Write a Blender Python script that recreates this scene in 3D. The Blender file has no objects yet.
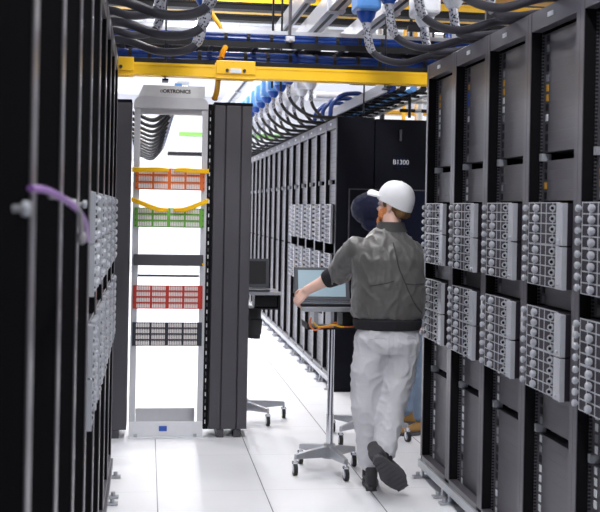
import bpy, bmesh, math, random
from mathutils import Vector, Matrix, noise
random.seed(4)
SC = bpy.context.scene
COL = SC.collection
PI = math.pi
# ------------------------------------------------------------------ camera
cam = bpy.data.cameras.new('camera'); camo = bpy.data.objects.new('camera', cam); COL.objects.link(camo)
cam.sensor_width = 36; cam.lens = 66.0
cam.shift_y = -47 / 600
cam.dof.use_dof = True; cam.dof.focus_distance = 6.4; cam.dof.aperture_fstop = 5.6
cam.clip_start = 0.05
yaw = math.atan(153 / 1100)
camo.matrix_world = (Matrix.Translation((0, 0, 1.61)) @ Matrix.Rotation(-yaw, 4, 'Z') @ Matrix.Rotation(PI / 2, 4, 'X')
                     @ Matrix.Rotation(math.radians(1.08), 4, 'Z'))
SC.camera = camo
# ------------------------------------------------------------------ light
SC.view_settings.view_transform = 'Standard'; SC.view_settings.look = 'None'
SC.view_settings.gamma = 1; SC.view_settings.exposure = 0.15; SC.view_settings.use_curve_mapping = False
w = bpy.data.worlds.new('world'); SC.world = w; w.use_nodes = True
w.node_tree.nodes['Background'].inputs[0].default_value = (0.90, 0.94, 1, 1)
w.node_tree.nodes['Background'].inputs[1].default_value = 0.38
CEIL = 4.3
def area(x, y, z, sx, sy, power, rx=0, ry=0, col=(1, 1, 1)):
    l = bpy.data.lights.new('ceiling_lamp', 'AREA'); l.shape = 'RECTANGLE'; l.size = sx; l.size_y = sy; l.energy = power; l.color = col
    o = bpy.data.objects.new('ceiling_lamp', l); COL.objects.link(o); o.location = (x, y, z); o.rotation_euler = (rx, ry, 0); return o
# ------------------------------------------------------------------ materials
def lin(c):
    return tuple(((v / 255) / 12.92 if v / 255 <= 0.04045 else ((v / 255 + 0.055) / 1.055) ** 2.4) for v in c) + (1,)
def mat(name, rgb, rough=0.5, metal=0.0, var=0.06, scale=20, bump=0.0, bscale=60, emit=0, spec=0.5, coat=0, trans=0, sheen=0):
    m = bpy.data.materials.new(name); m.use_nodes = True; nt = m.node_tree; b = nt.nodes['Principled BSDF']
    b.inputs['Roughness'].default_value = rough; b.inputs['Metallic'].default_value = metal
    b.inputs['Specular IOR Level'].default_value = spec; b.inputs['Coat Weight'].default_value = coat
    if sheen: b.inputs['Sheen Weight'].default_value = sheen
    if trans: b.inputs['Transmission Weight'].default_value = trans
    c = lin(rgb)
    tc = nt.nodes.new('ShaderNodeTexCoord')
    if var:
        n = nt.nodes.new('ShaderNodeTexNoise'); n.inputs['Scale'].default_value = scale; n.inputs['Detail'].default_value = 3
        r = nt.nodes.new('ShaderNodeMapRange'); r.inputs[3].default_value = 1 - var; r.inputs[4].default_value = 1 + var
        x = nt.nodes.new('ShaderNodeMix'); x.data_type = 'RGBA'; x.blend_type = 'MULTIPLY'; x.inputs[0].default_value = 1
        x.inputs[6].default_value = c
        nt.links.new(tc.outputs['Object'], n.inputs['Vector']); nt.links.new(n.outputs[0], r.inputs[0])
        nt.links.new(r.outputs[0], x.inputs[7]); nt.links.new(x.outputs[2], b.inputs['Base Color'])
    else:
        b.inputs['Base Color'].default_value = c
    if bump:
        n2 = nt.nodes.new('ShaderNodeTexNoise'); n2.inputs['Scale'].default_value = bscale; n2.inputs['Detail'].default_value = 4
        bp = nt.nodes.new('ShaderNodeBump'); bp.inputs['Strength'].default_value = bump; bp.inputs['Distance'].default_value = 0.01
        nt.links.new(tc.outputs['Object'], n2.inputs['Vector']); nt.links.new(n2.outputs[0], bp.inputs['Height']); nt.links.new(bp.outputs[0], b.inputs['Normal'])
    if emit:
        b.inputs['Emission Color'].default_value = c; b.inputs['Emission Strength'].default_value = emit
    return m
M = {}
M['black'] = mat('black_powder_coat', (10, 11, 22), 0.55, 0.0, 0.1, 8, spec=0.15)
M['deep'] = mat('dark_interior', (9, 8, 13), 0.8, spec=0.2)
M['post'] = mat('graphite_painted_steel', (92, 89, 96), 0.35, 0.3, 0.08, 5)
M['post_sheen'] = mat('black_steel_painted_sheen', (104, 101, 106), 0.32, 0.3, 0.08, 5)  # black frame steel; the grey stands in for light glancing off the posts
M['server'] = mat('grey_sheet_metal', (96, 94, 100), 0.42, 0.35, 0.05, 6)
M['server2'] = mat('grey_sheet_metal_dark', (84, 82, 88), 0.42, 0.35, 0.05, 6)
M['chassis'] = mat('module_dark_face', (34, 27, 40), 0.55)
M['alu'] = mat('brushed_aluminium', (188, 190, 198), 0.35, 0.25, 0.05, 30)
M['alu_d'] = mat('dull_zinc', (184, 186, 192), 0.3, 0.6, 0.08, 30)
M['chrome'] = mat('chrome', (215, 216, 222), 0.12, 1.0, 0.03)
M['white'] = mat('white_paint', (232, 233, 238), 0.45)
M['lgrey'] = mat('pale_grey_paint', (205, 206, 212), 0.4)
M['sign'] = mat('pale_sign_metal', (226, 227, 231), 0.4)
M['yellow'] = mat('yellow_plastic', (255, 198, 18), 0.4, 0, 0.04)
M['yellow_d'] = mat('yellow_corrugated', (222, 165, 30), 0.45)
M['blue'] = mat('blue_cable', (36, 68, 144), 0.25)
M['blue_l'] = mat('blue_box_plastic', (92, 148, 216), 0.35)
M['blue_d'] = mat('blue_box_dark', (30, 80, 170), 0.35)
M['hose'] = mat('grey_rubber_hose', (58, 56, 64), 0.38, 0, 0.05)
M['hoseb'] = mat('black_rubber_hose', (26, 26, 30), 0.4, 0, 0.05)
M['orange'] = mat('orange_panel', (228, 112, 44), 0.45)
M['green'] = mat('green_panel', (112, 178, 70), 0.45)
M['red'] = mat('red_panel', (196, 52, 36), 0.45)
M['blackp'] = mat('black_panel', (42, 46, 58), 0.45)
M['port'] = mat('white_port', (238, 232, 230), 0.4)
M['manager'] = mat('charcoal_sheet', (78, 76, 82), 0.45, 0.1, 0.04, 4)
M['tray'] = mat('black_tray', (17, 17, 22), 0.5, spec=0.3)
M['screen'] = mat('laptop_screen', (132, 156, 170), 0.3, 0, 0.03, 3, emit=0.22)
M['rubber'] = mat('black_rubber', (28, 28, 30), 0.6)
M['navyglass'] = mat('dark_glass', (6, 10, 34), 0.3, 0, 0.1, spec=0.2)
M['text_w'] = mat('white_lettering', (225, 228, 235), 0.5, var=0)
M['text_d'] = mat('dark_lettering', (50, 50, 56), 0.5, var=0)
M['skin'] = mat('skin', (240, 196, 180), 0.5, 0, 0.06, 30, 0.1, 200)
M['hair'] = mat('ginger_brown_hair', (132, 96, 58), 0.6, 0, 0.35, 90, 0.8, 220)
M['beard'] = mat('ginger_beard', (232, 146, 84), 0.6, 0, 0.3, 90, 0.8, 220)
M['darkhair'] = mat('dark_hair', (24, 20, 20), 0.6, 0, 0.3, 90, 0.6, 200)
M['cap'] = mat('white_cotton', (226, 226, 230), 0.8, 0, 0.02, 30, 0.15, 300)
M['jacket'] = mat('grey_jacket_cloth', (90, 88, 87), 0.42, 0, 0.08, 14, 0.55, 20, sheen=0.2)
M['knit'] = mat('black_knit', (30, 30, 36), 0.85, 0, 0.1, 60, 0.4, 160)
M['jeans'] = mat('pale_grey_denim', (212, 212, 218), 0.8, 0, 0.05, 18, 0.5, 22)
M['denim'] = mat('blue_denim', (120, 138, 162), 0.8, 0, 0.1, 18, 0.4, 30)
M['shoe'] = mat('dark_grey_suede', (66, 64, 68), 0.8, 0, 0.12, 40, 0.3, 90)
M['sole'] = mat('grey_rubber_sole', (78, 76, 80), 0.75, 0, 0.12, 40, 0.3, 60)
M['boot'] = mat('tan_leather', (150, 112, 54), 0.6, 0, 0.15, 30, 0.3, 60)
M['navy'] = mat('navy_cloth', (12, 20, 56), 0.8, 0, 0.1, 30, 0.3, 90)
M['purple'] = mat('purple_cable', (142, 100, 168), 0.4)
M['greyc'] = mat('grey_cable', (150, 146, 150), 0.4)
M['st_white'] = mat('white_tag', (225, 228, 232), 0.5, var=0)
M['st_grey'] = mat('grey_tag', (140, 140, 146), 0.5, var=0)
M['st_black'] = mat('black_tag', (24, 23, 28), 0.5, var=0)
M['st_yellow'] = mat('yellow_tag', (214, 158, 48), 0.5, var=0)
M['st_blue'] = mat('blue_tag', (46, 92, 186), 0.5, var=0)
M['pinkw'] = mat('orange_wire', (226, 120, 60), 0.5)
M['bluep'] = mat('blue_plug', (40, 80, 190), 0.5)
M['duct'] = mat('galvanised_duct', (196, 198, 204), 0.4, 0.4, 0.08, 3)
M['lamp'] = mat('lamp_diffuser', (255, 255, 255), 0.5, emit=6, var=0)
M['zipm'] = mat('dark_seam', (56, 55, 56), 0.7)

def mesh_sleeve():
    m = mat('wire_mesh_sleeve', (150, 150, 158), 0.35, 0.5, 0); nt = m.node_tree; b = nt.nodes['Principled BSDF']
    tc = nt.nodes.new('ShaderNodeTexCoord'); v = nt.nodes.new('ShaderNodeTexVoronoi'); v.inputs['Scale'].default_value = 75
    r = nt.nodes.new('ShaderNodeValToRGB'); r.color_ramp.elements[0].position = 0.25; r.color_ramp.elements[0].color = lin((40, 38, 44))
    r.color_ramp.elements[1].position = 0.5; r.color_ramp.elements[1].color = lin((196, 196, 204))
    nt.links.new(tc.outputs['Object'], v.inputs['Vector']); nt.links.new(v.outputs[0], r.inputs[0]); nt.links.new(r.outputs[0], b.inputs['Base Color'])
    return m
M['sleeve'] = mesh_sleeve()
def floor_mat():
    m = bpy.data.materials.new('raised_floor_tiles'); m.use_nodes = True; nt = m.node_tree; b = nt.nodes['Principled BSDF']
    N = nt.nodes.new; L = nt.links.new
    tc = N('ShaderNodeTexCoord'); sp = N('ShaderNodeSeparateXYZ'); L(tc.outputs['Object'], sp.inputs[0])
    def line(sock, pitch, off, width):
        a = N('ShaderNodeMath'); a.operation = 'SUBTRACT'; L(sock, a.inputs[0]); a.inputs[1].default_value = off
        p = N('ShaderNodeMath'); p.operation = 'PINGPONG'; L(a.outputs[0], p.inputs[0]); p.inputs[1].default_value = pitch / 2
        c = N('ShaderNodeMath'); c.operation = 'LESS_THAN'; L(p.outputs[0], c.inputs[0]); c.inputs[1].default_value = width / 2
        return c.outputs[0]
    lx = line(sp.outputs[0], 0.6075, 0.086, 0.006); ly = line(sp.outputs[1], 0.9, 7.155, 0.006)
    n = N('ShaderNodeTexNoise'); n.inputs['Scale'].default_value = 2.2; n.inputs['Detail'].default_value = 5; L(tc.outputs['Object'], n.inputs['Vector'])
    r = N('ShaderNodeValToRGB'); r.color_ramp.elements[0].color = lin((226, 227, 233)); r.color_ramp.elements[1].color = lin((242, 242, 246)); L(n.outputs[0], r.inputs[0])
    m1 = N('ShaderNodeMix'); m1.data_type = 'RGBA'; L(lx, m1.inputs[0]); L(r.outputs[0], m1.inputs[6]); m1.inputs[7].default_value = lin((112, 112, 122))
    s = N('ShaderNodeMath'); s.operation = 'MULTIPLY'; L(ly, s.inputs[0]); s.inputs[1].default_value = 0.35
    m2 = N('ShaderNodeMix'); m2.data_type = 'RGBA'; L(s.outputs[0], m2.inputs[0]); L(m1.outputs[2], m2.inputs[6]); m2.inputs[7].default_value = lin((150, 152, 160))
    L(m2.outputs[2], b.inputs['Base Color']); b.inputs['Roughness'].default_value = 0.45
    return m
M['floor'] = floor_mat()
# ------------------------------------------------------------------ mesh helpers
class B:
    def __init__(s): s.bm = bmesh.new()
    def box(s, x0, x1, y0, y1, z0, z1, mx=None):
        vs = [s.bm.verts.new((x, y, z)) for x in (x0, x1) for y in (y0, y1) for z in (z0, z1)]
        for f in ((0, 1, 3, 2), (4, 6, 7, 5), (0, 4, 5, 1), (2, 3, 7, 6), (0, 2, 6, 4), (1, 5, 7, 3)):
            s.bm.faces.new([vs[i] for i in f])
        if mx:
            for v in vs: v.co = mx @ v.co
        return s
    def tube(s, pts, r, seg=10, cap=True, flat=None):
        pts = [Vector(p) for p in pts]; rs = r if isinstance(r, (list, tuple)) else [r] * len(pts)
        rings = []; up = None
        for i, p in enumerate(pts):
            a = pts[max(i - 1, 0)]; b = pts[min(i + 1, len(pts) - 1)]; t = (b - a)
            t = t.normalized() if t.length > 1e-9 else Vector((0, 0, 1))
            if up is None:
                up = Vector((0, 0, 1)) if abs(t.z) < 0.9 else Vector((0, 1, 0))
            n = (up - t * up.dot(t)); n = n.normalized() if n.length > 1e-6 else t.orthogonal().normalized()
            up = n; bn = t.cross(n)
            rings.append([s.bm.verts.new(p + (n * math.cos(2 * PI * k / seg) * (flat or 1) + bn * math.sin(2 * PI * k / seg)) * rs[i]) for k in range(seg)])
        for a, b in zip(rings, rings[1:]):
            for k in range(seg): s.bm.faces.new((a[k], a[(k + 1) % seg], b[(k + 1) % seg], b[k]))
        if cap: s.bm.faces.new(rings[0][::-1]); s.bm.faces.new(rings[-1])
        return s
    def cyl(s, p0, p1, r, seg=16): return s.tube([p0, p1], r, seg)
    def ring(s, c, ax, r0, r1, h, seg=14):
        ax = Vector(ax).normalized(); n = ax.orthogonal().normalized(); bn = ax.cross(n); c = Vector(c); R = []
        for rr, hh in ((r0, 0), (r1, 0), (r1, h), (r0, h)):
            R.append([s.bm.verts.new(c + ax * hh + (n * math.cos(2 * PI * k / seg) + bn * math.sin(2 * PI * k / seg)) * rr) for k in range(seg)])
        for i in range(4):
            a, b = R[i], R[(i + 1) % 4]
            for k in range(seg): s.bm.faces.new((a[k], a[(k + 1) % seg], b[(k + 1) % seg], b[k]))
        return s
    def loft(s, rings, cap=True):
        R = [[s.bm.verts.new(p) for p in r] for r in rings]; n = len(R[0])
        for a, b in zip(R, R[1:]):
            for k in range(n): s.bm.faces.new((a[k], a[(k + 1) % n], b[(k + 1) % n], b[k]))
        if cap: s.bm.faces.new(R[0][::-1]); s.bm.faces.new(R[-1])
        return s
    def ball(s, c, r, seg=16, sc=(1, 1, 1), mx=None):
        m = Matrix.Translation(c) @ (mx or Matrix.Identity(4)) @ Matrix.Diagonal((r * sc[0], r * sc[1], r * sc[2], 1))
        bmesh.ops.create_uvsphere(s.bm, u_segments=seg, v_segments=max(6, seg // 2), radius=1, matrix=m); return s
    def prism(s, poly, axis, a0, a1):
        def P(u, v, a): return {'x': (a, u, v), 'y': (u, a, v), 'z': (u, v, a)}[axis]
        return s.loft([[P(u, v, a0) for u, v in poly], [P(u, v, a1) for u, v in poly]])
    def build(s, name, m, parent=None, smooth=False, bevel=0, loc=None):
        bmesh.ops.recalc_face_normals(s.bm, faces=s.bm.faces)
        if smooth:
            for f in s.bm.faces: f.smooth = True
            for e in s.bm.edges:
                if len(e.link_faces) == 2 and e.calc_face_angle(0) > 0.7: e.smooth = False
        me = bpy.data.meshes.new(name); s.bm.to_mesh(me); s.bm.free()
        me.materials.append(M[m] if isinstance(m, str) else m)
        o = bpy.data.objects.new(name, me); COL.objects.link(o)
        if parent: o.parent = parent
        if loc: o.location = loc
        if bevel:
            md = o.modifiers.new('bevel', 'BEVEL'); md.width = bevel; md.segments = 2; md.limit_method = 'ANGLE'
        return o
def tag(o, label, cat, group=None, kind=None):
    o['label'] = label; o['category'] = cat
    if group: o['group'] = group
    if kind: o['kind'] = kind
    return o
def thing(name, label, cat, loc=(0, 0, 0), group=None, rz=0):
    o = bpy.data.objects.new(name, None); COL.objects.link(o); o.location = loc; o.rotation_euler = (0, 0, rz); o.empty_display_size = 0.05
    return tag(o, label, cat, group)
def struct(o): o['kind'] = 'structure'; return o
def copy_tree(o, parent=None):
    c = o.copy(); COL.objects.link(c); c.parent = parent
    for ch in list(o.children): copy_tree(ch, c)
    return c
def text(name, body, size, m, parent, mx, ext=0.001, bold=0.0, align='CENTER'):
    cu = bpy.data.curves.new(name, 'FONT'); cu.body = body; cu.size = size; cu.extrude = ext; cu.offset = bold; cu.align_x = align; cu.align_y = 'CENTER'
    t = bpy.data.objects.new(name, cu); COL.objects.link(t); bpy.context.view_layer.update()
    me = bpy.data.meshes.new_from_object(t.evaluated_get(bpy.context.evaluated_depsgraph_get())); me.name = name
    bpy.data.objects.remove(t); me.materials.clear(); me.materials.append(M[m]); me.transform(mx)
    o = bpy.data.objects.new(name, me); COL.objects.link(o); o.parent = parent; return o
def arc(pts, n=14):   # catmull-rom through pts
    P = [Vector(p) for p in pts]; P = [P[0] * 2 - P[1]] + P + [P[-1] * 2 - P[-2]]; out = []
    for i in range(1, len(P) - 2):
        a, b, c, d = P[i - 1:i + 3]
        for k in range(n):
            t = k / n
            out.append(0.5 * ((2 * b) + (c - a) * t + (2 * a - 5 * b + 4 * c - d) * t * t + (3 * b - a - 3 * c + d) * t ** 3))
    out.append(P[-2]); return out
ORD = ['first', 'second', 'third', 'fourth', 'fifth', 'sixth', 'seventh', 'eighth', 'ninth', 'tenth', 'eleventh', 'twelfth', 'thirteenth',
       'fourteenth', 'fifteenth', 'sixteenth', 'seventeenth', 'eighteenth', 'nineteenth', 'twentieth', 'twenty-first', 'twenty-second',
       'twenty-third', 'twenty-fourth', 'twenty-fifth', 'twenty-sixth', 'twenty-seventh', 'twenty-eighth', 'twenty-ninth', 'thirtieth',
       'thirty-first', 'thirty-second', 'thirty-third', 'thirty-fourth']
# ------------------------------------------------------------------ room
struct(B().box(-6, 9, -4, 27, -0.1, 0).build('floor', 'floor'))
struct(B().box(-6, 9, -1.5, 27, CEIL, CEIL + 0.1).build('ceiling', 'white'))
struct(B().box(-6, 9, 27, 27.1, 0, CEIL).build('wall_back', 'white'))
struct(B().box(-6.1, -6, -1.5, 27.1, 0, CEIL).build('wall_left', 'white'))
struct(B().box(9, 9.1, -1.5, 27.1, 0, CEIL).build('wall_right', 'white'))
# ceiling lights: strip fixtures over the aisle with their lamps
def strip_light(x, y, label, L=1.4, power=60):
    t = thing('ceiling_light', label, 'light', (x, y, CEIL), 'ceiling strip lights')
    B().box(-0.12, 0.12, -L / 2, L / 2, -0.09, 0).build('housing', 'lgrey', t)
    B().box(-0.1, 0.1, -L / 2 + 0.02, L / 2 - 0.02, -0.1, -0.085).build('diffuser', 'lamp', t)
    area(x, y, CEIL - 0.11, 0.2, L - 0.05, power)
for i, y in enumerate((0.5, 2.6, 4.7, 6.8, 8.9, 11.2, 13.5, 16, 18.5, 21.5, 24.5)):
    strip_light(0.72, y, f'white strip light on the ceiling over the aisle, {ORD[i]} from the front', power=42 if y < 10 else 90)
for i, y in enumerate((11.5, 16, 20.5, 24.5)):
    strip_light(-2.6, y, f'white strip light on the ceiling left of the aisle, {ORD[i]} from the front', power=90)
for i, y in enumerate((5, 11.5, 16, 20.5)):
    strip_light(4.2, y, f'white strip light on the ceiling right of the aisle, {ORD[i]} from the front', power=90)
# ------------------------------------------------------------------ rack rows
def post_label_mats(): return ['st_white', 'st_grey', 'st_black', 'st_yellow', 'st_blue']
def make_rack(d, H, fm, detailed):
    """rack standing at the origin, front face at x=0, body towards d*x, along y from 0 to 0.6"""
    t = thing('server_rack', '', 'server rack')
    def bx(b, u0, u1, y0, y1, z0, z1): return b.box(min(d * u0, d * u1), max(d * u0, d * u1), y0, y1, z0, z1)
    D = 1.05
    f = B()
    for y0, y1 in ((0.0, 0.04), (0.56, 0.6)):
        bx(f, 0, 0.004, y0 + .001, y1 - .001, 0.12, H)
        bx(f, D - 0.05, D, y0, y1, 0.12, H)
    bx(f, 0.002, 0.05, 0.04, 0.56, H - 0.085, H); bx(f, 0.0, 0.05, 0.04, 0.56, 0.085, 0.13)
    f.build('frame', fm, t, bevel=0.001)
    rf = B(); bx(rf, 0.05, D - .05, 0.0, 0.6, H - 0.03, H - 0.01).build('roof_panel', 'black', t)
    for y0, y1 in ((0.003, 0.036), (0.564, 0.597)):
        s_ = B(); bx(s_, 0.0045, D - .05, y0, y1, 0.1, H - 0.03).build('side_panel', 'deep', t)
    bk = B(); bx(bk, 0.9, 0.92, 0.036, 0.564, 0.12, H - 0.03).build('back_panel', 'deep', t)
    b = B(); bx(b, 0.01, D - 0.02, 0.0, 0.6, 0.04, 0.085)
    bx(b, -0.012, 0.01, 0.0, 0.6, 0.055, 0.1).build('base_rail', 'alu_d' if fm == 'post' else 'post', t)
    for yy in (0.07, 0.53):
        ft = B(); bx(ft, -0.06, 0.04, yy - 0.022, yy + 0.022, 0.004, 0.014); bx(ft, -0.006, 0.006, yy - 0.018, yy + 0.018, 0.014, 0.06)
        ft.cyl((-d * 0.03, yy, 0), (-d * 0.03, yy, 0.035), 0.012, 10).build('leveling_foot', 'alu_d', t)
        ft = B(); ft.cyl((d * (D - 0.08), yy, 0), (d * (D - 0.08), yy, 0.05), 0.016, 10).build('leveling_foot', 'rubber', t)
    lb = B(); bx(lb, -0.002, 0.003, 0.3, 0.36, H - 0.05, H - 0.03).build('header_label', 'st_white', t)
    if fm == 'post' and detailed:
        lb = B(); bx(lb, -0.0022, 0.001, 0.003, 0.02, 1.08, 1.17).build('post_label', 'st_white', t)
        # perforated mounting rail at the far side
        r_ = B(); bx(r_, 0.05, 0.07, 0.5535, 0.5595, 0.13, H - 0.09)
        r_.build('mounting_rail', rail_mat, t)
    return t
def rail_material():
    m = mat('perforated_rail', (70, 68, 74), 0.4, 0.4, 0); nt = m.node_tree; b = nt.nodes['Principled BSDF']; N = nt.nodes.new; L = nt.links.new
    tc = N('ShaderNodeTexCoord'); sp = N('ShaderNodeSeparateXYZ'); L(tc.outputs['Object'], sp.inputs[0])
    p = N('ShaderNodeMath'); p.operation = 'PINGPONG'; L(sp.outputs[2], p.inputs[0]); p.inputs[1].default_value = 0.0075
    c = N('ShaderNodeMath'); c.operation = 'LESS_THAN'; L(p.outputs[0], c.inputs[0]); c.inputs[1].default_value = 0.003
    x = N('ShaderNodeMix'); x.data_type = 'RGBA'; L(c.outputs[0], x.inputs[0]); x.inputs[6].default_value = lin((26, 25, 30)); x.inputs[7].default_value = lin((105, 105, 112))
    L(x.outputs[2], b.inputs['Base Color']); return m
rail_mat = rail_material()
def panel_material():   # closed stack of blade fronts seen far away, seams every rack unit
    m = mat('slatted_equipment_front', (88, 86, 92), 0.42, 0.3, 0); nt = m.node_tree; b = nt.nodes['Principled BSDF']; N = nt.nodes.new; L = nt.links.new
    tc = N('ShaderNodeTexCoord'); sp = N('ShaderNodeSeparateXYZ'); L(tc.outputs['Object'], sp.inputs[0])
    p = N('ShaderNodeMath'); p.operation = 'PINGPONG'; L(sp.outputs[2], p.inputs[0]); p.inputs[1].default_value = 0.0222
    c = N('ShaderNodeMath'); c.operation = 'LESS_THAN'; L(p.outputs[0], c.inputs[0]); c.inputs[1].default_value = 0.003
    x = N('ShaderNodeMix'); x.data_type = 'RGBA'; L(c.outputs[0], x.inputs[0]); x.inputs[6].default_value = lin((92, 90, 97)); x.inputs[7].default_value = lin((40, 39, 44))
    L(x.outputs[2], b.inputs['Base Color']); return m
slat_mat = panel_material()
U = 0.0435
def make_module(d):
    """power module: four rows of round couplings with a light end plate; front face at x=-d*0.012; y 0.06..0.545, z 0..0.174"""
    t = thing('power_module', '', 'power module')
    def bx(b, u0, u1, y0, y1, z0, z1): return b.box(min(d * u0, d * u1), max(d * u0, d * u1), y0, y1, z0, z1)
    bx(B(), 0.0, 0.55, 0.075, 0.515, 0.002, 0.172).build('housing', 'chassis', t)
    g = B()
    for k in range(5): bx(g, -0.002, 0.0, 0.145, 0.515, k * U - 0.0015 + (0.0015 if k == 0 else 0), k * U + 0.003)
    for y in (0.225, 0.30, 0.36, 0.44, 0.512): bx(g, -0.0015, 0.0, y - 0.003, y + 0.003, 0.001, 0.173)
    g.build('grille', 'alu', t)
    e = B(); bx(e, -0.016, 0.0, 0.062, 0.15, 0.001, 0.173); bx(e, -0.022, -0.016, 0.062, 0.07, 0.001, 0.173)
    e.cyl((-d * 0.016, 0.11, 0.02), (-d * 0.024, 0.11, 0.02), 0.006, 8); e.cyl((-d * 0.016, 0.075, 0.15), (-d * 0.024, 0.075, 0.15), 0.004, 8)
    e.build('end_plate', 'alu', t, bevel=0.002)
    for k in range(4):
        z = (k + 0.5) * U
        B().tube([(d * 0.03, 0.532, z), (-d * 0.002, 0.532, z), (-d * 0.003, 0.532, z), (-d * 0.014, 0.532, z), (-d * 0.02, 0.532, z)], [0.006, 0.006, 0.0135, 0.0145, 0.009], 12).build('coupling', 'alu', t, smooth=True)
        B().tube([(d * 0.0, 0.40, z), (-d * 0.004, 0.40, z), (-d * 0.005, 0.40, z), (-d * 0.016, 0.40, z), (-d * 0.022, 0.40, z)], [0.012, 0.012, 0.016, 0.016, 0.010], 12).build('coupling', 'alu', t, smooth=True)
        B().ring((-d * 0.004, 0.205, z), (-d, -1.1, 0), 0.0065, 0.0135, 0.016, 14).build('socket_ring', 'alu', t, smooth=True)
        ax_ = Vector((-d, -1.1, 0)).normalized(); c_ = Vector((-d * 0.004, 0.205, z))
        B().cyl(c_, c_ + ax_ * 0.0165, 0.0072, 12).build('socket_hole', 'deep', [c for c in t.children if c.name.startswith('socket_ring')][-1])
    return t
def make_server(d):
    t = thing('server_tray', '', 'server')
    def bx(b, u0, u1, y0, y1, z0, z1): return b.box(min(d * u0, d * u1), max(d * u0, d * u1), y0, y1, z0, z1)
    bx(B(), 0.06, 0.8, 0.042, 0.553, 0.0002, U + 0.0001).build('face_plate', 'server', t)
    bx(B(), 0.0575, 0.0605, 0.492, 0.518, 0.007, 0.037).build('tag_label', 'st_white', t)
    return t
mod = {1: make_module(1), -1: make_module(-1)}
srv = make_server(1)
used = set()
def place(proto, key, loc, label, group):
    if key not in used: used.add(key); o = proto
    else: o = copy_tree(proto)
    o.location = loc; o['label'] = label
    if group: o['group'] = group
    return o
MODPOS = [('upper', 'top', 1.481), ('upper', 'bottom', 1.303), ('lower', 'top', 1.033), ('lower', 'bottom', 0.855)]
# right row
RX = 1.68
right = make_rack(1, 2.50, 'post', True)
RN = ['end rack of right row', 'second-farthest rack of right row', 'middle rack of right row', 'fourth-farthest rack of right row', 'nearest rack of right row']
RL = ['tall graphite server rack at the far end of the right row, beside the man', 'tall graphite server rack, second from the far end of the right row',
      'tall graphite server rack in the middle of the right row', 'tall graphite server rack, fourth from the far end of the right row',
      'nearest tall graphite server rack, cut by the right picture edge']
tags = {0: ['black', 'black', 'yellow', 'yellow', 'white', 'white', 'white', 'white', 'black', 'black', 'black', 'black'],
        1: ['black', 'black', 'yellow', 'blue', 'blue', 'grey', 'white', 'black', 'black', 'black', 'black', 'grey'],
        2: ['black', 'black', 'grey', 'yellow', 'yellow', 'white', 'white', 'grey', 'black', 'black', 'black', 'black'],
        3: ['black', 'grey', 'black', 'black', 'grey', 'yellow', 'yellow', 'black', 'white', 'black', 'black', 'black'],
        4: ['black', 'black', 'black', 'grey', 'black', 'yellow', 'yellow', 'white', 'grey', 'black', 'black', 'black']}
low = {0: ['grey', 'white', 'white', 'white', 'black', 'white', 'white', 'white', 'black', 'white', 'grey', 'white'],
       1: ['white', 'grey', 'white', 'white', 'white', 'white', 'white', 'grey', 'black', 'grey', 'grey', 'white'],
       2: ['grey', 'black', 'grey', 'grey', 'black', 'black', 'black', 'black', 'grey', 'white', 'grey', 'white'],
       3: ['white', 'grey', 'black', 'white', 'white', 'white', 'white', 'white', 'grey', 'white', 'white', 'white'],
       4: ['white', 'white', 'white', 'white', 'black', 'white', 'white', 'grey', 'white', 'white', 'white', 'white']}
def bracket(x, y, z, lab):
    t = B().box(x + 0.05, x + 0.09, y + 0.50, y + 0.528, z, z + 0.04).build('slot_bracket', 'alu', None)
    return t
for i in range(5):
    y0 = 6.55 - 0.6 * (i + 1)
    r = place(right, 'right', (RX, y0, 0), RL[i], 'server racks of the right row')
    n = 0
    zs = [2.405 - 0.0438 * (k + 1) for k in range(12)]          # down to 1.879
    zs += [1.842 - 0.0438 * (k + 1) for k in range(4)]          # below the open slot
    zs += [0.852 - 0.0438 * (k + 1) for k in range(4)]
    zs += [0.640 - 0.0438 * (k + 1) for k in range(12)] + [1.2545, 1.2107]
    cols = tags[i] + ['black', 'black', 'grey', 'black'] + ['white', 'white', 'grey', 'white'] + low[i][:12] + ['black', 'grey']
    if i == 1: cols[12:16] = ['black', 'grey', 'white', 'white']
    if i == 3: cols[12:20] = ['black', 'black', 'yellow', 'black', 'black', 'black', 'black', 'grey']
    if i == 4: cols[12:16] = ['grey', 'yellow', 'yellow', 'grey']
    order = sorted(range(len(zs)), key=lambda q: -zs[q]); zs = [zs[q] for q in order]; cols = [cols[q] for q in order]
    for k, z in enumerate(zs):
        s = place(srv, 'srv', (RX, y0, z), f'thin grey server tray with {cols[k]} tag, {ORD[k]} from top, {RN[i]}', 'server trays of the right row')
        fp, tg = [c for c in s.children if c.name.startswith('face_plate')][0], [c for c in s.children if c.name.startswith('tag_label')][0]
        key = 'tag_' + cols[k]
        if key not in used:
            used.add(key); me = tg.data.copy(); me.materials.clear(); me.materials.append(M['st_' + cols[k]]); M[key] = me
        tg.data = M[key]
    for nm, z in (('upper', 1.842), ('lower', 0.642)):
        c = bpy.data.objects.new('slot_bracket', bpy.data.meshes.new('slot_bracket')) if False else None
    for wh, tb, z in MODPOS:
        place(mod[1], 'mod1', (RX - 0.012, y0, z), f'silver power module, {tb} half of {wh} pair, {RN[i]}', 'power modules of the right row')
# open-slot brackets are parts of the racks
for r in [o for o in list(bpy.data.objects) if o.get('group') == 'server racks of the right row']:
    for z in (1.842, 0.642):
        o = B().box(0.045, 0.09, 0.526, 0.553, z, z + 0.033).build('slot_bracket', 'alu', r)
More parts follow.
